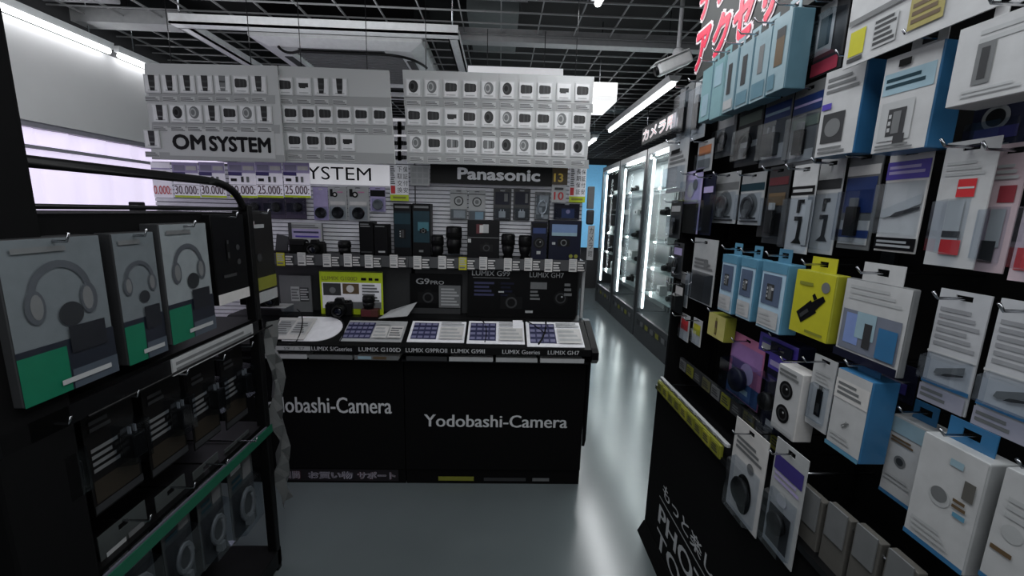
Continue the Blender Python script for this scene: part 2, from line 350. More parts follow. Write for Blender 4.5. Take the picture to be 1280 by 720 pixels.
# ------------------------------------------------------------------ ceiling services
def ceiling_services():
    # steel channel frame around the cassette
    fm = mat('channel_steel', (205, 206, 207), .5)
    r = thing('suspended_frame', 'pale steel channel frame hung around the ceiling air conditioner', 'frame', (-1.14, 3.42, 2.655))
    for nm, b in (('channel', (-.86, .86, -.64, -.56, 0, .055)), ('channel', (-.86, -.79, -.56, .9, 0, .055)), ('channel', (.79, .86, -.56, .9, 0, .055)), ('channel', (-.86, .86, .9, .97, 0, .055))):
        mb = MB(); x0, x1, y0, y1, z0, z1 = b
        mb.box(x0, x1, y0, y1, z0, z0+.012, fm)
        if x1-x0 > y1-y0: mb.box(x0, x1, y0, y0+.01, z0, z1, fm); mb.box(x0, x1, y1-.01, y1, z0, z1, fm)
        else: mb.box(x0, x0+.01, y0, y1, z0, z1, fm); mb.box(x1-.01, x1, y0, y1, z0, z1, fm)
        mb.build(nm, r)
    for x in (-.82, .82):
        for y in (-.6, .93): mb = MB(); mb.tube([(x, y, .012), (x, y, .57)], .005, CH, 6); mb.build('hanger_rod', r)
    # cassette
    wm = mat('cassette_white', (222, 223, 223), .45)
    r = thing('ceiling_air_conditioner', 'white four way cassette air conditioner inside the steel frame', 'air conditioner', (-1.14, 3.68, 2.69))
    mb = MB(); o, i = .58, .40
    # bevelled panel: outer rim to inner opening
    ring = lambda a, z: [(-a, -a, z), (a, -a, z), (a, a, z), (-a, a, z)]
    vs = ring(o, .05)+ring(o, .03)+ring(i+.09, 0)+ring(i, 0)+ring(i-.02, .03)+ring(o, .12)
    f = []
    for k in range(4):
        for j in range(4): f.append((k*4+j, (k+1)*4+j, (k+1)*4+(j+1) % 4, k*4+(j+1) % 4))
    f += [(0, 1, 21, 20), (1, 2, 22, 21), (2, 3, 23, 22), (3, 0, 20, 23)]
    mb.add(vs, f, wm); mb.build('panel', r)
    mb = MB(); mb.box(-.52, .52, -.52, .52, .12, .5, KM); mb.build('casing', r)
    mb = MB(); gm = mat('grille_grey', (120, 121, 122), .5)
    for k in range(20): mb.box(-.38, .38, -.37+k*.038, -.355+k*.038, .018, .03, gm)
    mb.box(-.38, .38, -.38, .38, .032, .04, MG); mb.build('intake_grille', r)
    for a in range(4):
        mb = MB(); mb.box(-.3, .3, -.475, -.42, -.006, .004, DG, .002); mb.build('louver', r, rotz=a*PI/2)
    mb = MB(); mb.tube(arc((-.42, -.5, -.005), (-.42, -.4, -.03), (-.3, -.46, -.016))+[(.3, -.46, -.016)]+arc((.3, -.46, -.016), (.5, -.46, -.02), (.55, -.2, -.012)), .009, K); mb.build('cable', r)
    # lights
    em = mat('tube_glow', (255, 255, 255), .5, emit=7, ecol=(250, 252, 255))
    hs = mat('fixture_white', (200, 201, 202), .5)
    def tube_light(label, x, y0, y1, z, w=.11, power=0, cut=True):
        r = thing('tube_light', label, 'ceiling light', (x, y0, z), 0, 'tube lights')
        mb = MB(); L = y1-y0
        mb.prism([(-w/2, .07), (w/2, .07), (w*.3, .03), (-w*.3, .03)], 0, L, hs); mb.build('housing', r)
        for s in (-1, 1): pass
        mb = MB(); mb.tube([(0, .02, .012), (0, L-.02, .012)], .018, em, 10); mb.build('tube', r)
        for t in (.1, .9): mb = MB(); mb.tube([(0, L*t, .07), (0, L*t, 3.25-z)], .004, CH, 6); mb.build('hanger_rod', r)
        if power:
            l = bpy.data.lights.new('lamp', 'AREA'); l.shape = 'RECTANGLE'; l.size = .12; l.size_y = L; l.energy = power; l.color = (.95, .98, 1)
            lo = bpy.data.objects.new('tube_lamp', l); COL.objects.link(lo); lo.location = (x, (y0+y1)/2, z-.02)
    tube_light('long fluorescent tube light over the aisle beside the bracket camera', 1.36, 3.5, 5.5, 2.63, power=20)
    tube_light('fluorescent tube light end at the top of the view over the display', .48, 1.1, 2.38, 2.66, power=9)
    tube_light('tube light high against the window wall, nearer piece', -2.71, 1.7, 3.2, 2.60, w=.05, power=.7)
    tube_light('tube light high against the window wall, farther piece', -2.71, 3.24, 4.7, 2.60, w=.05, power=.7)
    tube_light('small tube light deep in the aisle, nearer of two', 1.30, 6.0, 7.2, 2.62, power=10)
    tube_light('small tube light deep in the aisle, farthest one', 1.1, 7.4, 8.6, 2.62, power=8)
    r = thing('box_light', 'square white box light hanging just past the lens boards', 'ceiling light', (.86, 3.7, 2.54))
    mb = MB(); mb.box(-.1, .1, 0, .5, .05, .15, mat('box_glow', (255, 255, 255), .5, emit=1.3), .004); mb.build('lit_cover', r)
    mb = MB(); mb.box(-.1, .1, 0, .5, 0, .048, mat('box_glow_dim', (235, 235, 235), .5, emit=.9), .004); mb.build('diffuser', r)
    mb = MB(); mb.tube([(0, .25, .15), (0, .25, .71)], .005, CH, 6); mb.build('hanger_rod', r)
    # overhead shop lamps first, then added fills: front, window wall and uplights
    for x, y, z, sx, sy, e, rot in ((0.0, .3, 2.65, .6, 1.6, 16, (0, 0, 0)), (-1.7, 1.2, 2.65, .3, 1.4, 3, (0, 0, 0)), (0, -1.0, 2.2, 2.4, 1.0, 13, (math.radians(84), 0, 0)), (-1.92, 1.9, 2.25, .7, 2.2, 5, (0, PI/2, 0)),
                                    (-1.1, 2.3, 2.4, 1.6, .6, 9, (PI, 0, 0)), (.6, 4.0, 2.35, .8, 2.5, 2.5, (PI, 0, 0))):
        l = bpy.data.lights.new('lamp', 'AREA'); l.shape = 'RECTANGLE'; l.size = sx; l.size_y = sy; l.energy = e; l.color = (.95, .98, 1)
        lo = bpy.data.objects.new('overhead_and_fill_lamp', l); COL.objects.link(lo); lo.location = (x, y, z); lo.rotation_euler = rot
    # security camera on a drop pole
    c = P(842, 80, Y=2.55)
    r = thing('security_camera', 'white bullet security camera on a ceiling drop pole', 'security camera', tuple(c))
    wm = mat('camera_white', (240, 240, 240), .4)
    R = Matrix.Rotation(math.radians(-24), 4, 'Y')
    def tilt(mb):
        mb.v = [tuple(R @ Vector(v)) for v in mb.v]; return mb
    tilt(MB().box(-.1, .1, -.035, .035, -.032, .032, wm, .012)).build('body', r)
    tilt(MB().box(-.115, .09, -.045, .045, .033, .04, wm, .003)).build('sun_shield', r)
    tilt(MB().lathe([(.026, -.112), (.026, -.1), (.02, -.1)], KS, axis='x')).build('lens', r)
    MB().tube([(.02, 0, .04), (.02, 0, 2.95-c.z)], .012, hs, 10).build('drop_pole', r)
    MB().lathe([(.02, .04), (.03, .05), (.03, .075), (.012, .085)], hs, (.02, 0, 0)).build('swivel_joint', r)
    MB().box(-.08, .12, -.1, .1, 2.95-c.z, 2.965-c.z, hs).build('ceiling_plate', r)
ceiling_services()

# ================================================================== CAMERA DISPLAY BAYS
YF, YL_, YSH, YS = 2.23, 2.15, 2.40, 2.62       # fascia, counter lip, shelf edge, slat face
slat = mat('slat_white', (222, 222, 228), .45)
groove = mat('slat_groove', (96, 96, 102), .6)
BAYW = 1.03
def price_tag_mesh(k):
    mb = MB()
    mb.box(-.046, -.001, -.003, 0, -.038, .036, OW if k != 2 else YL)
    graphics(mb, [('l', .08, .35, .9, .95, 4, LG), ('l', .1, .08, .8, .3, 1, MG)], .045, .074, -.003, -.046, -.038)
    mb.box(.002, .046, -.003, 0, -.038, .026, DG); graphics(mb, [('l', .05, .05, .98, .95, 4, OW)], .044, .064, -.003, .002, -.038)
    return mb
def display_bay(x0, label, logo, kick):
    x1 = x0+BAYW; xc = (x0+x1)/2; w = BAYW/2
    r = thing('display_counter', label, 'display counter', (xc, YF, 0), 0, 'camera display counters')
    L = lambda y: y-YF
    mb = MB(); mb.box(-w+.002, w-.002, 0, L(2.72), .10, .80, KM); mb.build('cabinet', r)
    mb = MB(); mb.box(-w+.002, w-.002, .012, L(2.72), .0, .098, KM); mb.build('kick_plate', r)
    mb = MB(); mb.box(-w+.004, w-.004, L(YL_)+.012, 0.0, .788, .80, KT); mb.box(-w, w, -.002, .2, .80, .803, K); mb.build('tray', r)
    # sloped counter: lip and top
    mb = MB()
    mb.prism([(L(YL_), .838), (L(YL_)-.012, .843), (L(YL_)-.012, .881), (L(YL_), .885), (L(2.38), .975), (L(2.53), .975), (L(2.53), .838)], -w, w, K, 'x'); mb.build('counter_top', r)
    mb = MB(); mb.box(-w+.01, w-.01, L(2.53), L(2.55), .84, 1.30, DG); mb.build('lower_panel', r)
    mb = MB(); mb.box(-w, w, L(YSH), L(2.70), 1.305, 1.325, DG); mb.build('shelf', r)
    rail = MB(); rail.box(-w, w, L(YSH)-.006, L(YSH)-.001, 1.272, 1.335, mat('tag_rail', (70, 71, 73), .4)); ro = rail.build('tag_rail', r)
    for k in range(8):
        price_tag_mesh(k if logo[0] < 0 else 9).build('price_tag', r, (-w+.075+k*.126+.008*((k*5) % 3), L(YSH)-.007, 1.303+.004*((k*3) % 2)))
    mb = MB(); z = 1.33
    mb.box(-w+.003, w-.003, L(YS)+.012, L(2.70), 1.33, 1.885, groove)
    while z < 1.87: mb.box(-w+.003, w-.003, L(YS), L(YS)+.011, z, z+.019, slat); z += .0245
    mb.build('slat_panel', r)
    for s in (-1, 1):
        mb = MB(); mb.box(s*w-.012 if s > 0 else -w, w if s > 0 else -w+.012, L(2.625), L(2.72), 0.81, 1.89, KT); mb.build('upright', r)
    mb = MB(); mb.box(-w, w, L(2.722), L(2.74), 0, 1.89, DG); mb.build('back_panel', r)
    if logo:
        a, b, c, d = logo; o = text('Yodobashi-Camera', a-xc, b-xc, c, d, -.0015, mat('logo_white', (205, 206, 208), .5), parent=r, bold=.018)
    return r, xc
la, lb = P(530, 516, Y=YF), P(709, 532, Y=YF)
pa, pb = P(490, 499, Y=YF), P(490, 517, Y=YF)
D2, xc2 = display_bay(-.52, 'black camera display counter with white shop logo, bay at the aisle corner', (la.x, lb.x, lb.z-.015, la.z-.008), None)
D1, xc1 = display_bay(-1.552, 'black camera display counter behind the rack with coloured strip on its kick plate', (pb.x-.765, pb.x, pb.z, pa.z+.008), None)
# a third bay continues behind the headphone rack
r = thing('display_counter', 'black display counter bay hidden beside the window wall', 'display counter', (-1.872, YF, 0), 0, 'camera display counters')
MB().box(-.315, .315, 0, .49, .0, .77, KM).build('cabinet', r)
xl = P(191, 225, Y=2.62).x+1.872
mb = MB(); mb.box(xl, .315, .40, .47, .77, 1.84, groove); z = .8
while z < 1.82: mb.box(xl, .313, .39, .4, z, z+.019, slat); z += .0245
mb.build('slat_panel', r)
# counter end cap at the aisle
mb = MB(); e0 = .512-xc2
mb.prism([(YL_-YF-.0, .80), (YL_-YF-.03, .83), (YL_-YF-.03, .87), (YL_-YF, .885), (.15, .98), (.2, .98), (.2, .80)], e0, e0+.035, KS, 'x'); mb.build('end_cap', D2)
mb = MB(); mb.prism([(-.0, .30), (.03, .24), (.05, .80), (-.01, .80)], e0+.004, e0+.02, KM, 'x'); mb.build('side_flap', D2)
# kick plate strips
def kick():
    p0, p1 = P(342, 604, Y=YF+.01), P(498, 588, Y=YF+.01)
    r = thing('kick_banner', 'low strip with pale Japanese lettering on the kick plate under the counter', 'banner', (p0.x, YF+.007, .015))
    w, h = p1.x-p0.x, .075
    MB().box(0, w, 0, .002, 0, h, mat('kick_strip', (22, 16, 22), .5)).build('strip', r)
    for s, a, b, m, u in (('60日間', .02, .22, MR, .012), ('お買い物', .28, .64, NV, .03), ('サポート', .67, .98, MR, .012)):
        o1 = text(s, a*w, b*w, .012, h-.012, -.0012, mat('strip_outline', (170, 166, 178), .5), name='lettering_outline', parent=r, bold=.06)
        o2 = text(s, a*w, b*w, .012, h-.012, -.002, m, parent=r, bold=.0)
    q = P(548, 604, Y=YF+.01)
    mb = MB(); mb.box(0, .21, 0, .002, 0, .026, OL); mb.box(.27, .52, 0, .002, .0, .02, DG); mb.box(.56, .66, 0, .002, .0, .02, MG)
    o = mb.build('kick_label'); o.location = (q.x, YF+.0085, .02); tag(o, 'faint labels stuck along the kick plate below the corner counter', 'label strip')
kick()
# drawers / catalogues in the tray
CT = [(335, 387, W, 'white catalogue lying in the tray under the partly hidden product label'), (389, 443, MG, 'grey catalogue lying in the tray left of the photo leaflets'), (445, 500, None, 'leaflet with small photos in the counter tray'),
      (509, 560, DG, 'dark catalogue in the tray just past the counter joint'), (562, 617, LG, 'pale catalogue second along the corner counter tray'), (620, 672, LG, 'pale catalogue third along the corner counter tray'), (675, 730, W, 'white catalogue in the tray nearest the aisle corner')]
for a, b, m, lab in CT:
    lab = lab.replace(' left of the photo leaflets', ' next to the photo leaflet')
    p, q = P(a, 446, Y=2.17), P(b, 446, Y=2.17); w = q.x-p.x
    mb = MB()
    for k in range(3): mb.box(0.002*k, w-.004, -.012+.002*k, .12, .004*k, .004*k+.0036, m or OW)
    mb.box(0.0, w-.003, -.034, -.03, .0, .024, m or MG)
    if m is None: mb.box(.02, .09, -.0355, -.0345, .004, .02, LB); mb.box(.1, .17, -.0355, -.0345, .004, .02, BR)
    o = mb.build('catalogue'); o.location = (p.x, 2.178, .8015); tag(o, lab, 'catalogue', 'catalogues in the counter tray')
# lip lettering
lip_plane = YL_-.013
ZO = []
for s, a, b, yt, yb in (('LUMIX S/Gseries', 389, 440, 430, 437), ('LUMIX G100D', 448, 501, 430, 437), ('LUMIX G9PROII', 507, 559, 431, 438), ('LUMIX G99II', 564, 606, 432, 439), ('LUMIX Gseries', 628, 675, 434, 440), ('LUMIX GH7', 685, 724, 434, 441)):
    p, q = P(a, yt, Y=lip_plane), P(b, yb, Y=lip_plane)
    lab = 'model lettering'
    ZO.append((s, p.x, q.x, q.z, p.z))
for s, x0_, x1_, z0, z1 in ZO:
    D, xc = (D1, xc1) if x1_ < -.51 else (D2, xc2)
    text(s, x0_-xc, x1_-xc, .851, .874, lip_plane-YF-.0005, mat('lip_white', (190, 191, 194), .5), parent=D, bold=.012)
p, q = P(343, 437, Y=lip_plane), P(388, 437, Y=lip_plane)
mb = MB(); mb.box(0, q.x-p.x, -.001, 0, 0, .024, W); o = mb.build('lip_sticker', D1, (p.x-xc1, lip_plane-YF-.0002, .850))
text('S9  /  S7', .05-0+p.x-xc1, q.x-p.x-.03+p.x-xc1, .855, .869, lip_plane-YF-.0016, DG, parent=D1)

# ------------------------------------------------------------------ sloped spec cards on the counters
SL = math.atan2(.09, 2.38-YL_)
def on_counter(px, py):
    """point on the sloped counter top seen at a pixel"""
    d = P(px, py, Y=1.0)-Vector((0, 0, H)); n = Vector((0, -math.sin(SL), math.cos(SL))); o = Vector((0, YL_, .885))
    t = (o-Vector((0, 0, H))).dot(n)/d.dot(n)
    return Vector((0, 0, H))+d*t
def spec_card(a, b, y0, y1, label, gs, m=WP, dy=0):
    p, q, t = on_counter(a, y1), on_counter(b, y1), on_counter((a+b)/2, y0)
    w = q.x-p.x; h = (t-(p+q)/2).length
    r = thing('spec_card', label, 'spec card', ((p.x+q.x)/2, p.y, p.z+.003+dy), 0, 'specification cards on the counters')
    mb = MB(); mb.box(-w/2, w/2, 0, .006, 0, h, m, .002); graphics(mb, gs, w, h, -.0006)
    R = Matrix.Rotation(-(PI/2-SL), 4, 'X'); mb.v = [tuple(R @ Vector(v)+Vector((0, 0, .006))) for v in mb.v]
    mb.build('card', r); return r
TB = mat('table_blue', (48, 50, 84), .5)
def table_gs(u0, u1, rows=4, cols=4, sticker=(.55, .97)):
    g = [('r', u0, .12, u1, .9, TB)]
    for i in range(rows):
        for j in range(cols): g.append(('r', u0+(u1-u0)*(j+.08)/cols, .14+.74*(i+.15)/rows, u0+(u1-u0)*(j+.82)/cols, .14+.74*(i+.7)/rows, mat('table_cell', (120, 120, 150), .5)))
    if sticker: g += [('r', sticker[0], .1, sticker[1], .66, OW), ('l', sticker[0]+.02, .14, sticker[1]-.02, .62, 3, LG), ('l', sticker[0], .72, sticker[1], .92, 2, LG)]
    return g
spec_card(508, 580, 403, 429, 'white spec card with blue table in front of the black camera panel', table_gs(.05, .5))
spec_card(583, 656, 403, 431, 'white spec card with blue table, middle of the three white ones', table_gs(.04, .5)+[('r', .8, .62, .98, 1.0, WP)])
spec_card(659, 731, 404, 435, 'white spec card with blue table nearest the aisle', table_gs(.06, .52))
spec_card(424, 502, 403, 428, 'grey edged spec card with dark blue table and two price stickers', table_gs(.02, .47, 4, 5, (.5, .74))+[('r', .76, .1, .98, .66, OW), ('l', .78, .16, .96, .6, 4, MG)], LG)
spec_card(330, 380, 402, 427, 'grey spec sheet on the counter by the rack end', [('r', .1, .15, .5, .85, LG), ('l', .12, .2, .48, .8, 6, MG), ('r', .55, .2, .95, .8, W), ('l', .58, .25, .9, .75, 5, MG)], OW, .008)
# white round-edged mat
p = on_counter(400, 412)
r = thing('counter_mat', 'large white rounded display mat lying on the counter by the lime card', 'mat', tuple(p))
mb = MB(); pts = [(-.16, -.11)]+[(.0+.12*math.cos(a), .0+.11*math.sin(a)) for a in [-PI/2+PI*i/16 for i in range(17)]]+[(-.16, .11)]
mb.prism(pts, 0, .004, WP, 'z'); R = Matrix.Rotation(SL, 4, 'X'); mb.v = [tuple(R @ Vector(v)+Vector((0, 0, .003))) for v in mb.v]; mb.build('sheet', r)
p = on_counter(480, 402)
r = thing('leaflet', 'pale grey leaflet bent up at the end of the lime card counter', 'leaflet', (p.x, p.y+.02, p.z+.02))
mb = MB(); mb.add([(-.03, -.03, 0), (.13, .0, .01), (.17, .09, .075), (.02, .06, .03)], [(0, 1, 2, 3), (3, 2, 1, 0)], LG); mb.build('sheet', r)

# ------------------------------------------------------------------ upright panels behind the counters
def upright_card(name, a, b, y0, y1, Y, label, cat, build, frame=None, t=.008):
    p, q = P(a, y1, Y=Y), P(b, y0, Y=Y); p.z = max(p.z, .977); w, h = q.x-p.x, q.z-p.z
    r = thing(name, label, cat, ((p.x+q.x)/2, Y, p.z))
    mb = MB(); build(mb, w, h); mb.build('panel', r); return r, w, h
BW = mat('panel_black', (8, 8, 9), .4, spec=.2)
def g9(mb, w, h):
    mb.box(-w/2, w/2, 0, .01, 0, h, BW); graphics(mb, [('r', .56, .16, .98, .72, MG), ('l', .6, .2, .95, .66, 6, LG), ('r', .02, .0, .98, .14, DG), ('p', 'camera', .35, .42, .5, K, DG)], w, h, 0)
r, w, h = upright_card('model_poster', 513, 577, 343, 396, 2.49, 'black camera poster panel with grey price block beside the counter joint', 'panel', g9)
text('G9', -w*.38, -w*.12, h*.74, h*.88, -.002, LG, parent=r, bold=.02); text('PRO', -w*.10, w*.16, h*.74, h*.83, -.002, LG, parent=r, bold=.01)
def g99(mb, w, h):
    mb.box(-w/2, w/2, 0, .012, 0, h, BW)
    graphics(mb, [('r', .05, .80, .38, .815, MG), ('l', .06, .42, .24, .74, 4, TB), ('l', .30, .42, .42, .74, 4, NV), ('p', 'camera', .40, .32, .45, KS, DG), ('r', .28, .51, .33, .54, LG), ('r', .57, .60, .72, .74, MG), ('l', .57, .36, .66, .58, 3, MG), ('p', 'lens', .85, .42, .3, KS, DG), ('r', .53, .1, .6, .15, LG), ('l', .88, .45, .95, .75, 3, MG)], w, h, 0)
r, w, h = upright_card('model_poster', 584, 723, 338, 402, 2.44, 'wide black poster panel with two camera model names on the corner counter', 'panel', g99)
text('LUMIX G99', -w*.46, -w*.12, h*.85, h*.95, -.002, LG, parent=r, bold=.012); text('LUMIX GH7', w*.06, w*.37, h*.84, h*.94, -.002, LG, parent=r, bold=.012)
def whiteedge(mb, w, h): mb.box(-w/2, w/2, 0, .03, 0, h, LG, .004)
upright_card('edge_strip', 725, 732, 337, 399, 2.44, 'narrow pale grey upright strip at the aisle end of the counter', 'panel', whiteedge)
def lime(mb, w, h):
    mb.box(-w/2, w/2, 0, .004, 0, h, YG)
    graphics(mb, [('r', .03, .14, .97, .74, WP), ('r', .05, .44, .33, .72, DG), ('r', .36, .48, .62, .72, BR), ('c', .48, .6, .06, OW), ('c', .2, .56, .05, MG), ('l', .67, .3, .94, .72, 6, MG), ('r', .36, .14, .97, .3, MG), ('r', 0, .985, 1, 1, NV), ('r', .66, .80, .74, .86, K), ('r', .78, .80, .84, .86, K), ('r', .88, .80, .94, .85, K)], w, h, 0)
r, w, h = upright_card('lime_poster', 402, 478, 340, 396, 2.43, 'lime green poster card with photos standing on the counter', 'poster', lime)
text('LUMIX G100D', -w*.46, w*.1, h*.79, h*.88, -.003, OL, parent=r, bold=.01)
def greycard(mb, w, h):
    mb.box(-w/2, w/2, 0, .01, 0, h, MG); graphics(mb, [('r', .35, .3, .62, .7, LG), ('l', .37, .34, .6, .66, 4, MG), ('r', .64, .3, .92, .68, DG), ('l', .65, .32, .91, .66, 5, LG)], w, h, 0)
upright_card('grey_poster', 352, 388, 345, 393, 2.47, 'grey upright panel with a small price tag by the rack end', 'panel', greycard)

# ------------------------------------------------------------------ cameras and lenses
def camera_model(label, loc, rotz=0, s=1.0, group=None):
    r = thing('camera', label, 'camera', loc, rotz, group)
    MB().box(-.062*s, .062*s, -.018*s, .018*s, 0, .072*s, K, .006*s).build('body', r)
    MB().box(-.064*s, -.036*s, -.032*s, -.014*s, .004*s, .066*s, KM, .007*s).build('grip', r)
    MB().prism([(-.024*s, .07*s), (.024*s, .07*s), (.016*s, .092*s), (-.016*s, .092*s)], -.022*s, .018*s, K).build('viewfinder_hump', r)
    mb = MB(); mb.lathe([(.031*s, -.018*s), (.031*s, -.05*s), (.029*s, -.052*s), (.029*s, -.075*s), (.024*s, -.078*s), (.022*s, -.066*s)], K, (.008*s, 0, .036*s), 'y'); lo = mb.build('lens', r)
    MB().lathe([(.022*s, -.067*s), (.014*s, -.070*s), (.002*s, -.071*s)], GL, (.008*s, 0, .036*s), 'y').build('front_glass', lo)
    for x in (.034, .05): MB().lathe([(.009*s, .07*s), (.009*s, .08*s), (.007*s, .081*s)], KT, (x*s, 0, 0)).build('dial', r)
    MB().lathe([(.005*s, .07*s), (.005*s, .077*s)], SV, (-.048*s, -.01*s, 0)).build('shutter_button', r)
    return r
def lens_model(label, loc, r0, h, group=None, cap=K, name='camera_lens', taper=1.0, m=K):
    r = thing(name, label, 'lens', loc, 0, group)
    MB().lathe([(r0*.72, 0), (r0*.78, .002), (r0*.8*taper, h*.2), (r0*.95*taper, h*.24), (r0*.95, h*.5), (r0*.9, h*.52), (r0*.9, h*.56), (r0, h*.6), (r0, h*.97), (r0*.96, h)], m, (0, 0, 0)).build('barrel', r)
    MB().lathe([(r0*.965, h*.6), (r0*1.02, h*.61), (r0*1.02, h*.8), (r0*.965, h*.81)], KM, (0, 0, 0)).build('focus_ring', r)
    MB().lathe([(r0*.9, h), (r0*.9, h+.005), (r0*.5, h+.007)], cap, (0, 0, 0)).build('lens_cap', r)
    return r
p = on_counter(425, 393)
camera_model('black camera standing in front of the lime poster card', (p.x, 2.405, .9755), .1, 1.15)
p = on_counter(459, 402)
r = thing('lens_stand', 'small brown block carrying a black lens by the lime card', 'stand', (p.x, 2.40, .9755), 0)
MB().box(-.05, .05, -.02, .03, 0, .045, mat('reddish_brown', (80, 40, 34), .5), .003).build('block', r)
mb = MB(); mb.box(-.045, .01, -.0215, -.0205, .006, .04, MR); mb.build('label', r)
lens_model('black lens standing on the small brown block', (p.x-.008, 2.405, 1.021), .034, .072)
# security cables
def cable(label, pts, r_=.003):
    o = MB().tube(pts, r_, K, 6).build('security_cable'); tag(o, label, 'cable', 'security cables'); return o
A = lambda px, py, dz=.012: on_counter(px, py)+Vector((0, 0, dz))
cable('thin black cable looping over the white mat to the counter lip', arc(A(372, 397, .05), A(385, 402, .03), A(372, 428, .014), 8)+arc(A(372, 428, .014), A(366, 436), A(362, 432, .012), 4))
cable('thin black cable from the camera across the table card', arc(A(418, 396), A(440, 405), A(424, 431), 8))
cable('black cable hanging over the middle spec card', arc(A(600, 401), A(612, 410, .02), A(606, 430), 6))
cable('black cable trailing over the spec card nearest the aisle', arc(A(655, 402), A(668, 410, .02), A(682, 420), 6))
cable('black cable with a thick plug beside the aisle spec card', arc(A(682, 403), A(684, 420, .02), A(673, 433), 6), .005)
# tethered demo stand by the rack
p = on_counter(345, 395)
r = thing('acrylic_stand', 'low clear stand with white shelf plate on the counter by the rack', 'stand', (p.x, p.y, p.z+.004))
MB().box(-.12, .08, -.05, .05, .055, .06, W).build('plate', r); MB().box(-.12, -.115, -.05, .05, .012, .055, CL).build('side', r); MB().box(.075, .08, -.05, .05, .012, .055, CL).build('side', r)
camera_model('black camera lying by the clear stand at the rack end', (p.x-.02, p.y-.02, p.z+.066), .4, .8)

# ------------------------------------------------------------------ products on the display shelf
ZS = 1.3255
def on_shelf(a, b, yt, Y): 
    p, q = P(a, yt, Y=Y), P(b, yt, Y=Y); return (p.x+q.x)/2, q.x-p.x, p.z-ZS
def shelf_box(a, b, yt, label, front, gs, Y=2.45, d=.09, side=K, cat='box', name='product_box'):
    x, w, h = on_shelf(a, b, yt, Y); carton(label, cat, w-.002, h, d, front, side, gs, (x, Y, ZS), 0, 'products on the display shelf', None, name)
BX = mat('box_black', (10, 10, 13), .4, spec=.2)
shelf_box(448, 466, 277, 'black hanging box, first of two beside the white slats', BX, [('l', .1, .84, .8, .96, 2, MG), ('r', .1, .1, .9, .14, DG)])
shelf_box(467, 484, 280, 'black box with pale base line, second beside the white slats', BX, [('r', .3, .12, .8, .17, LG), ('l', .1, .9, .8, .96, 1, MG)])
TB2 = mat('teal_box', (10, 26, 34), .4, spec=.25)
TBB = mat('teal_bright', (58, 110, 122), .4)
shelf_box(491, 514, 254, 'tall dark teal box with black top, first at the bay joint', BX, [('r', .05, .18, .95, .86, TB2), ('r', .05, .62, .95, .82, TL), ('p', 'hub', .5, .45, .6, K, DG), ('l', .1, .9, .9, .97, 1, MG)])
shelf_box(515, 538, 254, 'tall dark teal box with bright picture, second at the bay joint', BX, [('r', .05, .28, .95, .86, TL), ('r', .3, .5, .9, .66, TBB), ('p', 'camera', .6, .5, .4, K, MG), ('l', .1, .9, .9, .97, 1, MG), ('r', .35, .1, .6, .14, MG)])
shelf_box(584, 625, 275, 'wide black box with a small photo printed near its top', BX, [('r', .28, .66, .46, .9, MR), ('r', .48, .68, .66, .9, LG), ('r', .38, .68, .5, .88, OW), ('r', .0, .55, 1, .565, MG), ('r', .02, .42, .12, .52, W), ('p', 'camera', .6, .3, .4, KS, DG)])
shelf_box(665, 685, 277, 'narrow navy box with blue band next to the sky picture box', NV, [('r', .08, .70, .9, .84, DB), ('p', 'lens', .5, .45, .75, K, DG), ('r', .35, .16, .6, .24, LG), ('r', .05, .86, .95, .97, BX)])
shelf_box(687, 728, 275, 'wide navy box with sky and camera picture, last on the shelf', NV, [('r', .08, .62, .86, .9, mat('sky_print', (110, 135, 175), .5)), ('r', .08, .62, .86, .7, LB), ('p', 'camera', .46, .46, .38, K, MG), ('r', .1, .40, .2, .46, LG), ('c', .7, .12, .06, OL), ('c', .86, .12, .06, OL)])
sx = lambda a, b, yt, Y=2.47: on_shelf(a, b, yt, Y)
x, w, h = sx(557, 578, 283); 
r = thing('acrylic_stand', 'clear acrylic riser under the black lens on the shelf', 'stand', (x, 2.47, ZS)); MB().box(-.05, .05, -.04, .04, .02, .025, CL).box(-.05, -.045, -.04, .04, 0, .02, CL).box(.045, .05, -.04, .04, 0, .02, CL).build('riser', r)
lens_model('tall black lens standing on the clear riser', (x, 2.47, ZS+.026), .046, h-.03, 'lenses on the shelf')
x, w, h = sx(540, 554, 295); lens_model('short black lens beside the dark teal boxes', (x, 2.47, ZS), .036, h, 'lenses on the shelf')
x, w, h = sx(628, 643, 291); lens_model('black flared lens just past the wide black box', (x, 2.47, ZS), .04, h-.01, 'lenses on the shelf', taper=.8)
x, w, h = sx(649, 664, 293); lens_model('black flared lens right before the narrow navy box', (x, 2.47, ZS), .038, h-.01, 'lenses on the shelf', taper=.75)
x, w, h = sx(423, 438, 301); lens_model('small lone black lens on the shelf before the white slats', (x, 2.47, ZS), .036, h-.005, 'lenses on the shelf')
x, w, h = sx(382, 405, 291); camera_model('black camera on the display shelf beside the black case', (x, 2.47, ZS), 0, .95)
x, w, h = sx(364, 382, 291); r = thing('lens_case', 'boxy black camera case on the shelf next to the camera', 'case', (x, 2.47, ZS))
MB().box(-.045, .045, -.035, .035, 0, .085, KM, .012).build('case', r); MB().box(-.046, .046, -.038, -.02, .05, .09, K, .008).build('flap', r)
x, w, h = sx(344, 358, 288); r = thing('card_stand', 'small dark tilted card holder at the shelf end by the rack', 'stand', (x, 2.46, ZS))
mb = MB(); mb.prism([(-.035, .02), (.03, .0), (.045, .1), (-.02, .115)], 0, .01, DG); mb.build('card', r); MB().box(-.04, .06, -.03, .04, 0, .018, K, .003).build('foot', r)
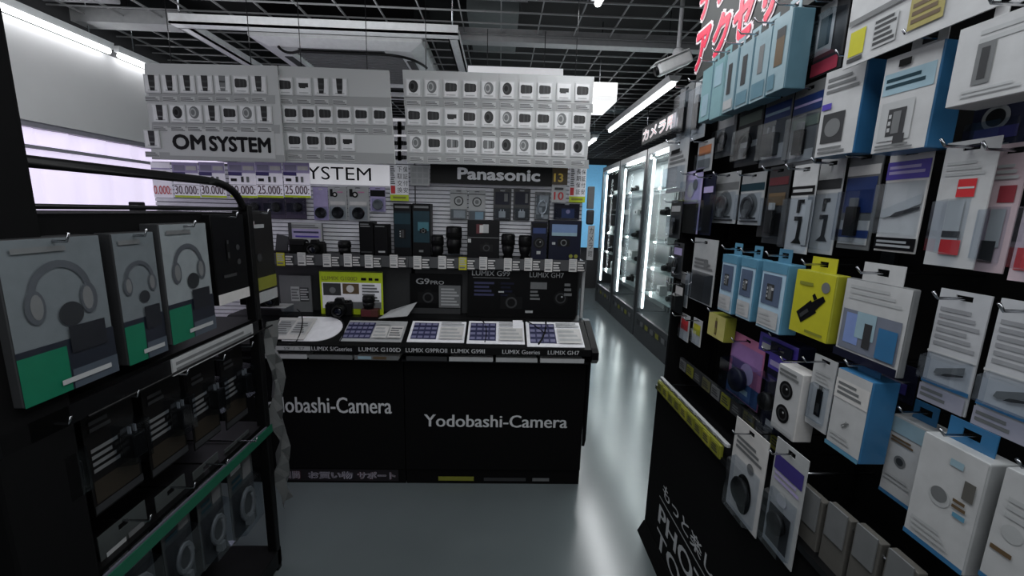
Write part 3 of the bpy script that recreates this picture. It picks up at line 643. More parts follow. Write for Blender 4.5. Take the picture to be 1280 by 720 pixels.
# purple backed bag pack behind the case
x, w, h = sx(360, 402, 278, 2.56); carton('flat pack with purple print standing behind the black case', 'pack', w, h, .02, LG, MG, [('r', .1, .5, .95, .8, LV), ('r', .15, .66, .9, .72, TB), ('r', .2, .52, .9, .57, PU), ('l', .1, .82, .9, .95, 2, MG), ('r', .0, .0, .1, 1, DG)], (x, 2.56, ZS), 0, 'products on the display shelf', None, 'product_pack')

# ------------------------------------------------------------------ packs hanging on the slat wall
def slat_px(a, b, yt, yb, Y=2.57):
    p, q = P(a, yb, Y=Y), P(b, yt, Y=Y); return ((p.x+q.x)/2, Y, p.z), q.x-p.x-.003, q.z-p.z
GS = 'accessory packs on the slat wall'
for a, b, yt, yb, lab, gs, card, prod in (
    (390, 407, 234, 275, 'clear lens cap pack nearest the price posters on the slat wall', [('l', .1, .6, .9, .85, 4, LV)], LV, 'lenscap'),
    (409, 431, 233, 275, 'lens cap pack with camera icon, middle of the three cap packs', [('r', .1, .7, .25, .92, K), ('c', .36, .76, .14, K), ('c', .36, .76, .07, OW), ('r', .5, .82, .8, .85, PK), ('r', .1, .46, .9, .56, OW)], LG, 'lenscap'),
    (433, 459, 233, 276, 'lens cap pack with camera icon beside the small filter pack', [('r', .1, .7, .25, .92, K), ('c', .36, .76, .14, K), ('c', .36, .76, .07, OW), ('r', .5, .82, .8, .85, PK), ('r', .1, .46, .9, .56, OW)], LG, 'lenscap')):
    loc, w, h = slat_px(a, b, yt, yb); blister(lab, 'pack', w, h, .03, card, gs, loc, 0, GS, prod, bub=(.1, .03, .92, .42))
loc, w, h = slat_px(461, 480, 234, 264); blister('small pack with black header and round filter below', 'pack', w, h, .03, LV, [('r', .02, .62, .98, .88, BX)], loc, 0, GS, 'lenscap', pm=MG, bub=(.15, .02, .9, .55))
loc, w, h = slat_px(562, 584, 237, 274); blister('pale pack with ring icon, first of the tilted pair', 'pack', w, h, .02, LG, [('r', 0, .86, 1, .88, K), ('c', .5, .62, .28, K), ('c', .5, .62, .22, LG), ('c', .5, .62, .12, MG), ('r', .0, .0, 1, .35, MG), ('r', .2, .05, .9, .3, LG)], loc, 0, GS, bub=(.05, .02, .95, .35))
loc, w, h = slat_px(585, 607, 238, 276); blister('pale pack with ring icon and aqua corner, second of the pair', 'pack', w, h, .02, LG, [('r', 0, .86, 1, .88, K), ('c', .5, .62, .28, K), ('c', .5, .62, .22, LG), ('c', .5, .62, .12, MG), ('r', .0, .0, 1, .32, MG), ('r', .4, .05, .9, .3, LB)], loc, 0, GS, bub=(.05, .02, .95, .35))
loc, w, h = slat_px(616, 640, 236, 275); blister('dark pack with white hood piece, first of two', 'pack', w, h, .03, DG, [('r', .1, .5, .9, .9, NV), ('r', .6, .6, .8, .85, MG)], loc, 0, GS, 'charger', LG, bub=(.05, .02, .95, .4))
loc, w, h = slat_px(641, 664, 236, 275); blister('dark pack with white hood piece, second of two', 'pack', w, h, .03, DG, [('r', .1, .5, .9, .9, NV), ('r', .7, .55, .85, .85, MG)], loc, 0, GS, 'charger', LG, bub=(.05, .02, .95, .4))
loc, w, h = slat_px(668, 689, 240, 275); blister('crinkled clear bag pack below the price tile', 'bag', w, h, .03, MG, [('r', .3, .5, .9, .9, W), ('r', .1, .2, .5, .45, LG), ('r', .5, .05, .9, .2, W)], loc, 0, GS, 'cable', SV, W, bub=(.02, .02, .98, .9), name='polybag')
loc, w, h = slat_px(692, 726, 255, 274); blister('low dark blue pack under the yellow edged tag', 'pack', w, h, .02, NV, [('r', .3, .1, .8, .7, DB), ('c', .55, .5, .08, LV)], loc, 0, GS, bub=(.05, .02, .95, .7))
for a, b, lab in ((300, 325, 'dark clear pack under the price posters, behind the rack rail'), (326, 353, 'dark clear pack under the price posters, middle'), (355, 380, 'dark purple clear pack under the last price poster')):
    loc, w, h = slat_px(a, b, 246, 273); blister(lab, 'pack', w, h, .025, mat('dusky_violet', (58, 50, 72), .4), [('r', .05, .3, .4, .7, NV), ('c', .6, .5, .2, K)], loc, 0, GS, 'mouse', K, bub=(.3, .2, .95, .85))

# ------------------------------------------------------------------ signs above the slats
def sign(name, a, b, yt, yb, Y, label, cat, m, t=.006, group=None):
    p, q = P(a, (yb), Y=Y), P(b, (yb), Y=Y); tp = P((a+b)/2, yt, Y=Y); w = q.x-p.x; z0 = (p.z+q.z)/2; h = tp.z-z0
    r = thing(name, label, cat, ((p.x+q.x)/2, Y, z0), 0, group)
    return r, w, h
r, w, h = sign('brand_sign', 538, 690, 206, 231, 2.56, 'black header sign with bold white maker lettering', 'sign', None)
MB().box(-w/2, w/2, 0, .01, 0, h, BW).build('board', r); text('Panasonic', -w*.28, w*.40, h*.22, h*.82, -.001, mat('sign_white', (235, 235, 238), .5), parent=r, bold=.035)
r, w, h = sign('brand_sign', 376, 489, 205, 231, 2.56, 'white header sign with thin black letters, start hidden by price posters', 'sign', None)
MB().box(-w/2, w/2, 0, .01, 0, h, mat('sign_glow_white', (236, 236, 240), .6, emit=.3)).build('board', r); text('SYSTEM', -w*.53+.0, w*.28, h*.22, h*.85, -.001, BX, parent=r)  # slight emission added to brighten the white board
r, w, h = sign('info_tile', 513, 537, 207, 232, 2.55, 'small pale tile of tiny squares beside the black maker sign', 'sign', None)
mb = MB(); mb.box(-w/2, w/2, 0, .004, 0, h, W)
for i in range(3):
    for j in range(3): mb.rect(-w*.42+i*w*.3, h*.1+j*h*.29, -w*.42+i*w*.3+w*.24, h*.1+j*h*.29+h*.23, -.0008, LG)
mb.build('tile', r)
r, w, h = sign('year_tile', 690, 709, 208, 231, 2.55, 'gold square tile with the number thirteen on the maker sign', 'sign', None)
MB().box(-w/2, w/2, 0, .006, 0, h, mat('dark_gold', (60, 46, 16), .4)).build('tile', r); text('13', -w*.4, w*.22, h*.15, h*.62, -.001, mat('gold_letter', (216, 184, 70), .4), parent=r, bold=.03)
r, w, h = sign('price_tile', 689, 707, 232, 253, 2.54, 'white tile with a red number ten below the gold tile', 'sign', None)
MB().box(-w/2, w/2, 0, .004, 0, h, W).build('tile', r); text('10', -w*.34, w*.34, h*.15, h*.62, -.001, RD, parent=r, bold=.02); mb = MB(); mb.rect(-w*.3, h*.74, w*.3, h*.88, -.001, DG); mb.build('small_print', r)
JV = ['お買得', '新製品']
for a, b, yt, yb, lab, tx in ((488, 511, 206, 251, 'tall white price tag with yellow foot at the bay joint', '下取交換'), (711, 731, 209, 253, 'tall white price tag with yellow foot beside the gold tile', '長期保証')):
    r, w, h = sign('hanging_tag', a, b, yt, yb, 2.53, lab, 'price tag', None, group='tall price tags')
    mb = MB(); mb.box(-w/2, w/2, 0, .003, 0, h, WP); mb.rect(-w/2, 0, w/2, h*.17, -.0008, YG); mb.rect(-w*.46, h*.2, -w*.22, h*.42, -.0008, RD); graphics(mb, [('l', .04, .45, .28, .97, 9, MG), ('l', .15, .04, .85, .14, 1, OL)], w, h, -.0004); mb.build('card', r)
    for i, ch in enumerate(tx): text(ch, -w*.1, w*.16, h*(.80-.19*i), h*(.95-.19*i), -.001, BX, parent=r)
    for i, ch in enumerate('保証付安'): text(ch, w*.22, w*.46, h*(.80-.19*i), h*(.95-.19*i), -.001, DG, parent=r)
r, w, h = sign('side_tag', 733, 741, 282, 325, 2.42, 'narrow white lettered tag hanging at the aisle end of the shelf', 'price tag', None)
mb = MB(); mb.box(-w/2, w/2, 0, .004, 0, h, LG); mb.build('card', r)
for i, ch in enumerate('カメラ館'): text(ch, -w*.32, w*.32, h*(.76-.22*i), h*(.94-.22*i), -.001, DG, parent=r)
r, w, h = sign('hanging_pouch', 733, 741, 233, 281, 2.5, 'grey pouch hanging off the aisle end of the slat wall', 'pouch', None)
MB().box(-w/2, w/2, 0, .03, h*.42, h, MG, .004).build('card', r); MB().box(-w*.5, w*.6, -.01, .03, 0, h*.4, DG, .01).build('pouch', r)

# price posters
YP = 2.42
for i, (a, b, tx, lab) in enumerate(((193, 217, '0.000:', 'red price poster nearest the window, half hidden'), (219, 251, '30.000:', 'price poster for thirty thousand, first from the window'), (252, 284, '30.000:', 'price poster for thirty thousand, second from the window'), (288, 322, '30.000:', 'price poster for thirty thousand crossed by the rack rail'), (322, 355, '25.000:', 'price poster for twenty five thousand beside the rail bend'), (356, 389, '25.000:', 'last price poster, touching the white lettered header'))):
    r, w, h = sign('price_poster', a, b, 203, 247, YP, lab, 'poster', None, group='price posters in a row')
    w -= .002
    mb = MB(); mb.box(-w/2, w/2, 0, .002, 0, h, mat('poster_white', (238, 234, 246), .6, emit=.08))  # faint emission added so the cards read brighter under the boards
    if i: mb.rect(-w/2, 0, w/2, h*.06, -.0006, YG); graphics(mb, [('r', 0, .70, 1, 1, LV), ('r', .06, .76, .5, .92, mat('poster_grey', (140, 136, 160), .6)), ('r', .0, .62, .5, .72, mat('poster_indigo', (58, 48, 110), .5)), ('r', .55, .78, .95, .9, OW), ('r', .08, .46, .3, .54, K), ('r', .46, .44, .56, .6, DG), ('r', .66, .44, .76, .6, MG), ('r', 0, .36, 1, .37, MG)], w, h, -.0004)
    else: graphics(mb, [('r', 0, .8, 1, .84, LV), ('r', .3, .5, .5, .58, DG), ('l', .1, .6, .9, .78, 2, LG)], w, h, -.0004)
    mb.build('card', r)
    text(tx, -w*.46, w*.46, h*.1, h*.34, -.004, mat('price_maroon', (66, 30, 46), .5) if i else RD, parent=r, bold=.012)

# ------------------------------------------------------------------ hanging lens boards
bd = mat('board_grey', (184, 186, 186), .5, var=.03, scale=2)
bd2 = mat('board_band', (154, 156, 156), .5, var=.03, scale=2)
cardw = mat('lens_card_white', (216, 217, 218), .5)
frm = mat('lens_card_frame', (192, 193, 194), .5)
YB = 2.30
def board(label, corners, rows, tiles, letter=None, Y=YB, wires=(.2, .8)):
    tl, tr, bl, br = [P(*c, Y=Y) for c in corners]
    ox, oz = (bl.x+br.x)/2, min(bl.z, br.z)
    r = thing('lens_board', label, 'display board', (ox, Y, oz), 0, 'hanging lens boards')
    S = lambda p: (p.x-ox, p.z-oz)
    mb = MB(); mb.prism([S(bl), S(br), S(tr), S(tl)], 0, .012, bd); 
    for (xa, ya, xb, yb, th) in rows:            # darker price bands
        a, b, c, d = P(xa, ya, Y=Y), P(xb, yb, Y=Y), P(xb, yb+th, Y=Y), P(xa, ya+th, Y=Y)
        mb.poly([S(a), S(b), S(c), S(d)], -.001, bd2)
    mb.build('board', r)
    for k, (px, py, kind) in enumerate(tiles):
        p = P(px, py, Y=Y); w, h = .078, .088
        c = MB(); c.box(-w/2, w/2, -.004, 0, -h/2, h/2, frm); c.rect(-w*.43, -h*.43, w*.43, h*.43, -.0046, cardw)
        graphics(c, [('l', .2, .1, .8, .2, 1, LG)], w, h, -.0046, -w/2, -h/2)
        co = c.build('lens_card', r, (p.x-ox, -.0015, p.z-oz))
        m = MB(); kd = kind[0]
        mm, m2 = (MG, LG) if kind.endswith('s') else (mat('print_black', (16, 16, 18), .5), MG)
        if kd == 'f': picture(m, 'fatlens', 0, .006, .060, -.0052, mm, DG if mm is not MG else LG)
        elif kd == 'l': picture(m, 'longlens', 0, .004, .074, -.0052, mm, m2)
        elif kd == 'r': m.disc(0, .006, .024, -.0052, mm, 20, .030); m.disc(-.005, .006, .015, -.0056, DG if mm is not MG else LG, 18, .021); m.disc(-.006, .006, .010, -.006, K if mm is not MG else MG, 16, .014)
        elif kd == 'p': m.rect(-.024, -.004, .024, .016, -.0052, mm); m.rect(-.02, -.009, .01, -.004, -.0052, mm)
        m.build('lens_picture', co)
        pb = P(px, py+19, Y=Y)
        l = MB(); l.rect(-.036, -.014, .036, .014, -.0005, bd); graphics(l, [('l', .02, .1, .98, .9, 3, mat('label_ink', (96, 97, 98), .6))], .072, .028, -.0006, -.036, -.014); l.build('price_label', r, (pb.x-ox, -.0018, pb.z-oz))
    if letter:
        s, (x0, y0, x1, y1), b = letter; a, c = P(x0, y1, Y=Y), P(x1, y0, Y=Y)
        q = MB(); q.rect(a.x-ox-.02, a.z-oz-.03, c.x-ox+.02, c.z-oz+.02, -.002, bd); q.build('letter_ground', r)
        text(s[0], a.x-ox, a.x-ox+(c.x-a.x)*.335, a.z-oz, a.z-oz+.078, -.003, BX, parent=r, bold=b)
        text(s[1], a.x-ox+(c.x-a.x)*.37, c.x-ox, a.z-oz-.003, a.z-oz+.075, -.003, BX, parent=r, bold=b)
    for u in wires:
        t = tl.lerp(tr, u); m = MB(); m.tube([(t.x-ox, .006, t.z-oz-.02), (t.x-ox, .006, 2.745-oz)], .0022, KT, 5); m.build('hanging_wire', r)
    return r
tA = [(x, 105+(x-191)*.01, k) for x, k in zip((191, 213, 235, 257, 279, 302, 324), ('l', 'l', 'l', 'l', 'ls', 'f', 'l'))]
tA += [(x, 142+(x-201)*.012, k) for x, k in zip((201, 223, 244, 266, 288, 310, 331), ('l', 'r', 'rs', 'l', 'f', 'rs', 'l'))]+[(191, 174, 'l')]
board('grey lens board nearest the window with big black two word lettering', ((180, 79), (346, 82), (190, 199), (356, 203)), ((186, 116, 344, 119, 11), (190, 153, 350, 156, 11), (190, 190, 356, 194, 9)), tA, (('OM', 'SYSTEM'), (217, 169, 338, 187), .038))
tB = [(x, 108+(x-357)*.02, k) for x, k in zip((357, 380, 402, 425), ('f', 'p', 'l', 'l'))]+[(x, 143+(x-364)*.02, k) for x, k in zip((364, 386, 407, 430, 452, 475), 'ffffff')]+[(x, 177+(x-369)*.02, k) for x, k in zip((369, 392, 414, 435), ('f', 'f', 'f', 'p'))]
board('middle grey lens board with blank space at its aisle side', ((348, 82), (486, 88), (358, 203), (494, 205)), ((350, 118, 488, 122, 12), (352, 154, 490, 157, 12), (355, 188, 493, 192, 13)), tB, Y=YB+.02)
ks = ['r', 'rs', 'f', 'f', 'rs', 'r', 'f', 'f', 'p', 'f', 'f', 'f', 'p', 'f', 'r', 'rs', 'f', 'f', 'rs', 'f', 'rs', 'f', 'fs', 'f', 'fs', 'r', 'rs', 'f', 'f', 'r']
xs = [(517, 540, 564, 588, 611, 634, 658, 681, 705, 728), (518, 542, 565, 587, 611, 634, 656, 679, 702, 724), (521, 543, 566, 588, 611, 633, 655, 677, 699, 722)]
tC = [(x, y0+(x-517)*.026, ks[10*j+i]) for j, y0 in enumerate((110, 146, 180)) for i, x in enumerate(xs[j])]
board('grey lens board at the aisle side with thirty lens cards in three rows', ((503, 87), (743, 96), (510, 204), (733, 209)), ((505, 121, 741, 130, 11), (506, 157, 738, 165, 11), (509, 192, 736, 200, 11)), tC, wires=(.12, .9))
# pale boards hung farther back
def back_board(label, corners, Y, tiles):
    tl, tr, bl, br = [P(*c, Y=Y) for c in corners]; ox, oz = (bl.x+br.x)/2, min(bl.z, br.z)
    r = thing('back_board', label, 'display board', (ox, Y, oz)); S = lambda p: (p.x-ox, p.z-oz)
    MB().prism([S(bl), S(br), S(tr), S(tl)], 0, .012, mat('board_glow_white', (225, 225, 228), .5, emit=.35)).build('board', r)  # board emission stands in for light that no lamp brings here
    for px, py in tiles:
        p = P(px, py, Y=Y); c = MB(); c.rect(-.06, -.06, .06, .06, -.002, cardw); picture(c, 'fatlens', 0, 0, .055, -.003, K, DG); c.build('lens_card', r, (p.x-ox, 0, p.z-oz))
    for q in (tl.lerp(tr, .2), tl.lerp(tr, .8)): MB().tube([(q.x-ox, .006, q.z-oz-.02), (q.x-ox, .006, 2.745-oz)], .0025, KT, 5).build('hanging_wire', r)
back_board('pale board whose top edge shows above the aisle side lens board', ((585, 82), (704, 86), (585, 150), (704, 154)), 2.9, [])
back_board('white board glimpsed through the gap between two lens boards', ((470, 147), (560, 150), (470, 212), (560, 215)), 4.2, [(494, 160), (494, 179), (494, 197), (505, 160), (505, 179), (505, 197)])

# ================================================================== LIT SHOWCASES ALONG THE AISLE
led = mat('led_strip', (255, 255, 255), .4, emit=9, ecol=(245, 250, 255))
casef = mat('case_frame', (70, 72, 74), .35, metal=.3)
def showcase(y0, y1, label, zt):
    r = thing('glass_showcase', label, 'showcase', (1.84, (y0+y1)/2, 0), 0, 'lit glass showcases')
    a = (y1-y0)/2-.006; d = .46
    MB().box(.0, d, -a, a, .0, .34, casef, .004).build('plinth', r)
    mb = MB()
    for y in (-a, a-.05): mb.box(0, .05, y, y+.05, .34, zt, casef); mb.box(d-.04, d, y, y+.05, .34, zt, casef)
    mb.box(0, d, -a, a, zt, zt+.07, casef); mb.build('frame', r)
    MB().box(d-.012, d, -a, a, .34, zt, mat('case_back', (165, 167, 169), .4)).build('back_panel', r)
    MB().box(.006, .012, -a+.05, a-.05, .36, zt-.01, GLS).build('glass_door', r)
    for k in range(5):
        z = .62+k*(zt-.72)/5
        MB().box(.03, d-.03, -a+.055, a-.055, z, z+.008, mat('shelf_glass', (190, 200, 200), .12, spec=.8)).build('glass_shelf', r)
    MB().box(.052, .075, a-.09, a-.066, .4, zt-.06, led).build('light_strip', r)
    MB().box(.06, .09, -a+.06, a-.1, zt-.025, zt-.005, led).build('light_strip', r)
    mb = MB(); mb.box(-.002, .0, -a+.1, a-.1, .2, .27, DG); graphics(MB(), [], 1, 1, 0); mb.build('label_rail', r)
    for k in range(5):
        MB().box(-.004, -.0022, -a+.14+k*(2*a-.3)/5, -a+.14+k*(2*a-.3)/5+.1, .205, .262, OL if k % 2 else MG).build('price_label', r)
    l = bpy.data.lights.new('lamp', 'AREA'); l.shape = 'RECTANGLE'; l.size = .05; l.size_y = 1.6; l.energy = 14
    lo = bpy.data.objects.new('showcase_lamp', l); COL.objects.link(lo); lo.location = (2.0, (y0+y1)/2, zt-.03)
    l = bpy.data.lights.new('lamp', 'AREA'); l.shape = 'RECTANGLE'; l.size = .03; l.size_y = 1.7; l.energy = 7
    lo = bpy.data.objects.new('showcase_lamp', l); COL.objects.link(lo); lo.location = (1.99, y1-.105, .4+(zt-.4)/2); lo.rotation_euler = (-PI/2, 0, 0)
    return r
names = ('farthest', 'third', 'second', 'nearest')
ORD = ('first', 'second', 'third', 'fourth', 'fifth')
for ci, (y0, y1) in enumerate(((6.62, 7.72), (5.42, 6.60), (4.20, 5.40), (2.98, 4.18))):
    zt = 2.36
    showcase(y0, y1, ('tall lit glass showcase farthest down the aisle', 'tall lit glass showcase in the middle of the visible three', 'tall lit glass showcase with the brightest light strip', 'tall glass showcase mostly hidden behind the accessory wall')[ci], zt)
    if ci == 3: continue
    for k in range(5):
        z = .62+k*(zt-.72)/5+.0085
        for j in range(2):
            y = y0+.25+j*.42+.1*((k+ci) % 3); wd = .1+.04*((k*3+j+ci) % 3); hh = .08+.04*((k+2*j+ci) % 3)
            wh = ('brightest lit showcase', 'middle lit showcase', 'farthest lit showcase')[2-ci]
            if (k+j+ci) % 2: carton(f'white product carton on the {ORD[k]} shelf up of the {wh}', 'carton', wd, hh, .1, W, OW, [('p', 'camera', .5, .5, .6, K, MG)], (2.0, y, z), -PI/2, 'goods in the showcases', None, 'product_carton')
            else: camera_model(f'dark camera on the {ORD[k]} shelf up of the {wh}', (2.02, y, z), -PI/2, 1.1, 'goods in the showcases')
# outlined lettering sign over the showcases
a, b = P(802, 178, X=1.55), P(858, 172, X=1.55)
r = thing('hanging_sign', 'dark sign with pale outlined red lettering over the showcases', 'sign', (1.55, (a.y+b.y)/2, a.z-.03), -PI/2)
w = abs(a.y-b.y)
MB().box(-w/2, w/2, 0, .02, 0, .17, KM).build('board', r)
text('カメラ用品', -w*.48, w*.48, .02, .15, -.001, MG, 'lettering_outline', r, .06); text('カメラ用品', -w*.47, w*.47, .024, .146, -.0022, MR, 'lettering', r, .0)
for u in (-.4, .4): MB().tube([(u*w, .01, .17), (u*w, .01, 2.745-a.z+.03)], .004, CH, 6).build('hanger_rod', r)

# ================================================================== ACCESSORY WALL (tall gondola on the aisle)
GX, GY0, GY1 = 1.03, -.35, 1.875
r = thing('accessory_gondola', 'tall black pegboard gondola packed with hanging accessories', 'display rack', (GX, (GY0+GY1)/2, 0), -PI/2)
GOND = r; GYC = (GY0+GY1)/2
def gl(Y): return GYC-Y                              # local x of a world Y
hw = (GY1-GY0)/2
HZ0, HZ1 = P(882, 86, X=.82).z, P(882, 32, X=.82).z
mb = MB(); mb.box(-hw, hw, 0, .04, .8, 2.62, KM); mb.build('pegboard', r)
mb = MB(); mb.box(-hw, hw, .78-GX, .04, .06, .78, KM); mb.build('base', r)
mb = MB(); mb.prism([(.745-GX, 0), (.775-GX, .06), (.04, .06), (.04, 0)], -hw-.0, hw, KM, 'x'); mb.build('foot', r)
mb = MB(); mb.box(-hw, hw, .77-GX, .04, .782, .80, KT); mb.build('base_shelf', r)
for Y in (GY1-.02, 1.06, .24): mb = MB(); mb.box(gl(Y)-.02, gl(Y)+.02, -.012, -.001, .8, 2.62, KT); mb.build('upright', r)
mb = MB(); mb.box(-hw, hw, .82-GX, .0, HZ0-.02, 2.62, mat('header_dark', (44, 46, 45), .6)); mb.build('header', r)
mb = MB(); mb.box(-hw-.02, -hw-.001, .815-GX, .06, .8, 2.16, KM); mb.build('end_panel', r)
# red header lettering with white outline
lw = mat('sign_outline', (226, 214, 218), .5)
y0_ = P(870, 60, X=.82).y
for row, st, z0, z1 in ((0, 'アクセサリー', HZ0, HZ1), (1, 'デジカメ用品', HZ1+.02, HZ1+.02+(HZ1-HZ0))):
    for i, ch in enumerate(st):
        cx = gl(y0_-.146*(i+.5)); hh = .074
        a = (cx-hh, cx+hh, z0, z1) if ch != 'ー' else (cx-hh, cx+hh, z0+.07, z1-.07)
        text(ch, *a, .82-GX-.002, lw, 'lettering_outline', r, .10)
        i_ = .011; text(ch, a[0]+i_, a[1]-i_, a[2]+i_, a[3]-i_, .82-GX-.005, RS, 'lettering', r, .045)
# white lettering on the base panel
for s, Ya, Yb, z0, z1 in (('もっと楽しく', 1.70, 1.16, .335, .40), ('撮るなら', 1.12, .8, .335, .42), ('PHOTO', 1.72, 1.12, .185, .275), ('TOUR', 1.72, 1.2, .07, .155)):
    text(s, gl(Ya), gl(Yb), z0, z1, .78-GX-.0015, mat('base_letter', (190, 192, 194), .5), 'lettering', r, .024)
mb = MB(); mb.rect(gl(1.73), .305, gl(.7), .311, .78-GX-.001, LG); mb.build('printed_line', r)
# two price rails along the base
def price_rail(X, Ya, Yb, z, h, label, mats, n, back):
    rr = thing('price_rail', label, 'price rail', (X, (Ya+Yb)/2, z), -PI/2); w = abs(Ya-Yb)
    MB().box(-w/2, w/2, 0, .012, 0, h, back, .002).build('rail', rr)
    for k in range(n):
        mb = MB(); cw = w/n*.82; x = -w/2+w/n*(k+.5); m = mats[k % len(mats)]
        mb.box(x-cw/2, x+cw/2, -.003, -.0005, h*.08, h*.92, m); graphics(mb, [('l', .1, .2, .85, .85, 3, DG if m is not DG else MG)], cw, h*.8, -.003, x-cw/2, h*.1); mb.build('price_ticket', rr)
price_rail(.765, 1.84, 1.27, .79, .05, 'olive yellow price ticket rail along the base shelf edge', [OL, mat('dull_yellow', (150, 148, 50), .5), OL], 9, OL)
price_rail(.775, 1.84, 1.25, .845, .012, 'thin white rail above the olive tickets', [LG], 8, W)
price_rail(.86, 1.84, 1.1, .90, .055, 'upper grey and olive ticket rail behind the white rail', [MG, OL, DG, mat('dim_olive', (92, 92, 60), .5)], 10, DG)

HOOKS = []
def gpx(xl, xr, yt, yb, X):
    ym = (yt+yb)/2; a, b = P(xl, ym, X=X).y, P(xr, ym, X=X).y; xm = (xl+xr)/2
    zt, zb = P(xm, yt, X=X).z, P(xm, yb, X=X).z
    return (X, (a+b)/2, zb), abs(a-b), zt-zb
GG = 'packs hanging on the accessory wall'
def gp(kind, box, X, label, *args, cat='pack', **kw):
    loc, w, h = gpx(*box, X); d = kw.pop('d', .03)
    yaw = kw.pop('yaw', 0)
    f = carton if kind == 'c' else blister
    if kind == 'c':
        front, side, gs = args; rr = f(label, cat, w, h*.88, d, front, side, gs, loc, -PI/2+yaw, GG, **kw); hz = loc[2]+h*.88+min(.04, h*.88*.22)*.53; hy = d*.5
    else:
        card, gs = args; rr = f(label, cat, w, h, d, card, gs, loc, -PI/2+yaw, GG, **kw); hz = loc[2]+h*.88+h*.12*.53; hy = d
    HOOKS.append((loc[1], hz, X+hy-.02))
TXT = ('l', .1, .72, .9, .92, 3, MG)
# top row of pale blue cartons
gp('c', (877, 889, 78, 150), .755, 'narrow aqua carton farthest along the top hook row', AQ, TS, [('r', .2, .1, .8, .5, LB)], cat='carton', d=.05, tab=AQ)
gp('c', (891, 904, 66, 146), .755, 'bright aqua carton second from the far end of the top row', AQ, AQ, [('r', .15, .55, .85, .9, LB)], cat='carton', d=.05, tab=AQ)
gp('c', (907, 920, 56, 138), .755, 'pale carton with slim grey window, third in the top row', PC, TS, [('r', .25, .3, .6, .8, DG), ('r', .1, .05, .9, .2, LG)], cat='carton', d=.05, tab=PC)
gp('c', (923, 939, 44, 132), .755, 'pale carton with slim grey window, fourth in the top row', PC, TS, [('r', .3, .35, .65, .8, DG), ('r', .1, .05, .9, .25, TS)], cat='carton', d=.05, tab=PC)
gp('c', (942, 961, 30, 124), .755, 'pale carton with blue foot, fifth in the top row', PC, TS, [('r', .35, .4, .65, .8, MG), ('r', .1, .05, .9, .28, TS)], cat='carton', d=.05, tab=PC)
gp('c', (964, 986, 8, 112), .755, 'large pale carton with brown window and blue side in the top row', PC, TS, [('r', .3, .34, .75, .82, BR), ('r', .3, .7, .75, .82, DG), ('r', .08, .05, .45, .25, TS)], cat='carton', d=.06, tab=PC)
gp('b', (1003, 1037, 0, 88), .82, 'dark clear pack with a pink red label at its foot', DG, [('r', .05, .3, .6, .98, LG), ('r', .12, .4, .5, .8, TL), ('r', .0, .02, .9, .2, mat('rose_label', (170, 60, 80), .5))], d=.04, bub=(.05, .22, .95, .8))
# big white cards near the camera
gp('c', (1030, 1073, 70, 193), .80, 'white carton with dark photo and blue side, nearest the upright', W, BL, [TXT, ('r', .12, .16, .68, .5, DG), ('c', .4, .33, .2, MG), ('r', .05, .55, .3, .62, PU), ('l', .1, .03, .8, .12, 2, MG)], cat='carton', d=.055, yaw=.1)
gp('c', (1104, 1166, 48, 187), .79, 'white carton with grey hub photo and blue side', W, BL, [('r', .05, .6, .95, .82, LB), ('l', .1, .65, .8, .78, 2, TL), ('r', .1, .12, .7, .52, LG), ('p', 'hub', .42, .32, .55, DG, MG), ('r', .42, .08, .62, .18, DG), ('l', .1, .02, .8, .09, 2, MG), ('r', .3, .86, .52, .93, K)], cat='carton', d=.06, yaw=.1)
gp('c', (1198, 1296, 6, 122), .75, 'large white carton with a grey stick photo at the frame edge', W, OW, [('l', .3, .7, .95, .9, 2, LG), ('r', .3, .22, .52, .72, MG), ('r', .36, .28, .46, .66, DG), ('l', .2, .08, .9, .18, 2, LG)], cat='carton', d=.06, yaw=.08)
gp('b', (1196, 1262, 126, 184), .87, 'dark navy pack hanging below the large white carton', NV, [('c', .45, .66, .26, MG), ('c', .45, .66, .18, K), ('r', .1, .2, .9, .45, mat('indigo_band', (34, 30, 90), .5)), ('l', .1, .04, .8, .16, 2, MG)], d=.03)
# price poster across the top
p0, p1 = P(1056, 82, X=.77), P(1250, 16, X=.77)
r = thing('price_board', 'long white price card strip with a yellow square over the cartons', 'price card', (.765, (p0.y+p1.y)/2, (p0.z+p1.z)/2), -PI/2)
w = abs(p0.y-p1.y); hB = .17
mb = MB(); mb.box(-w/2, w/2, 0, .003, 0, hB, W); graphics(mb, [('r', .04, .12, .17, .42, YL), ('r', .04, .05, .17, .10, DG), ('r', .24, .1, .42, .42, LG), ('l', .25, .12, .41, .42, 5, DG), ('r', .5, .12, .72, .45, mat('khaki_print', (150, 140, 80), .5)), ('l', .52, .16, .70, .4, 3, BR), ('r', .02, .5, .95, .56, MG)], w, hB, -.0006); mb.build('card', r)
for u in (-.42, .42): MB().box(u*w-.01, u*w+.01, .003, .02, hB*.7, hB*.9, CL).build('clip', r)
# second row
gp('b', (887, 909, 140, 195), .83, 'small grey clear pack at the far end under the pale cartons', MG, [('r', .1, .65, .9, .85, LG)], product='cable', pm=K)
gp('b', (912, 940, 132, 206), .83, 'dark cable pack with green grey header in the second row', DG, [('r', .05, .7, .95, .86, mat('sage_print', (110, 122, 112), .5)), ('r', .1, .3, .9, .4, LG)], product='cable', pm=K)
gp('b', (943, 974, 118, 206), .83, 'navy striped pack in the second row, farther of two', MG, [('r', .02, .64, .98, .86, DB), ('r', .05, .72, .95, .76, LB), ('r', .1, .1, .9, .3, LG)], product='charger', pm=DG)
gp('b', (977, 1012, 106, 206), .83, 'navy striped pack in the second row, beside the upright', MG, [('r', .02, .66, .98, .86, DB), ('r', .05, .74, .95, .77, LV), ('r', .05, .48, .95, .6, mat('sage_print', (110, 122, 112), .5)), ('r', .1, .06, .9, .2, LG)], product='dongle', pm=K)
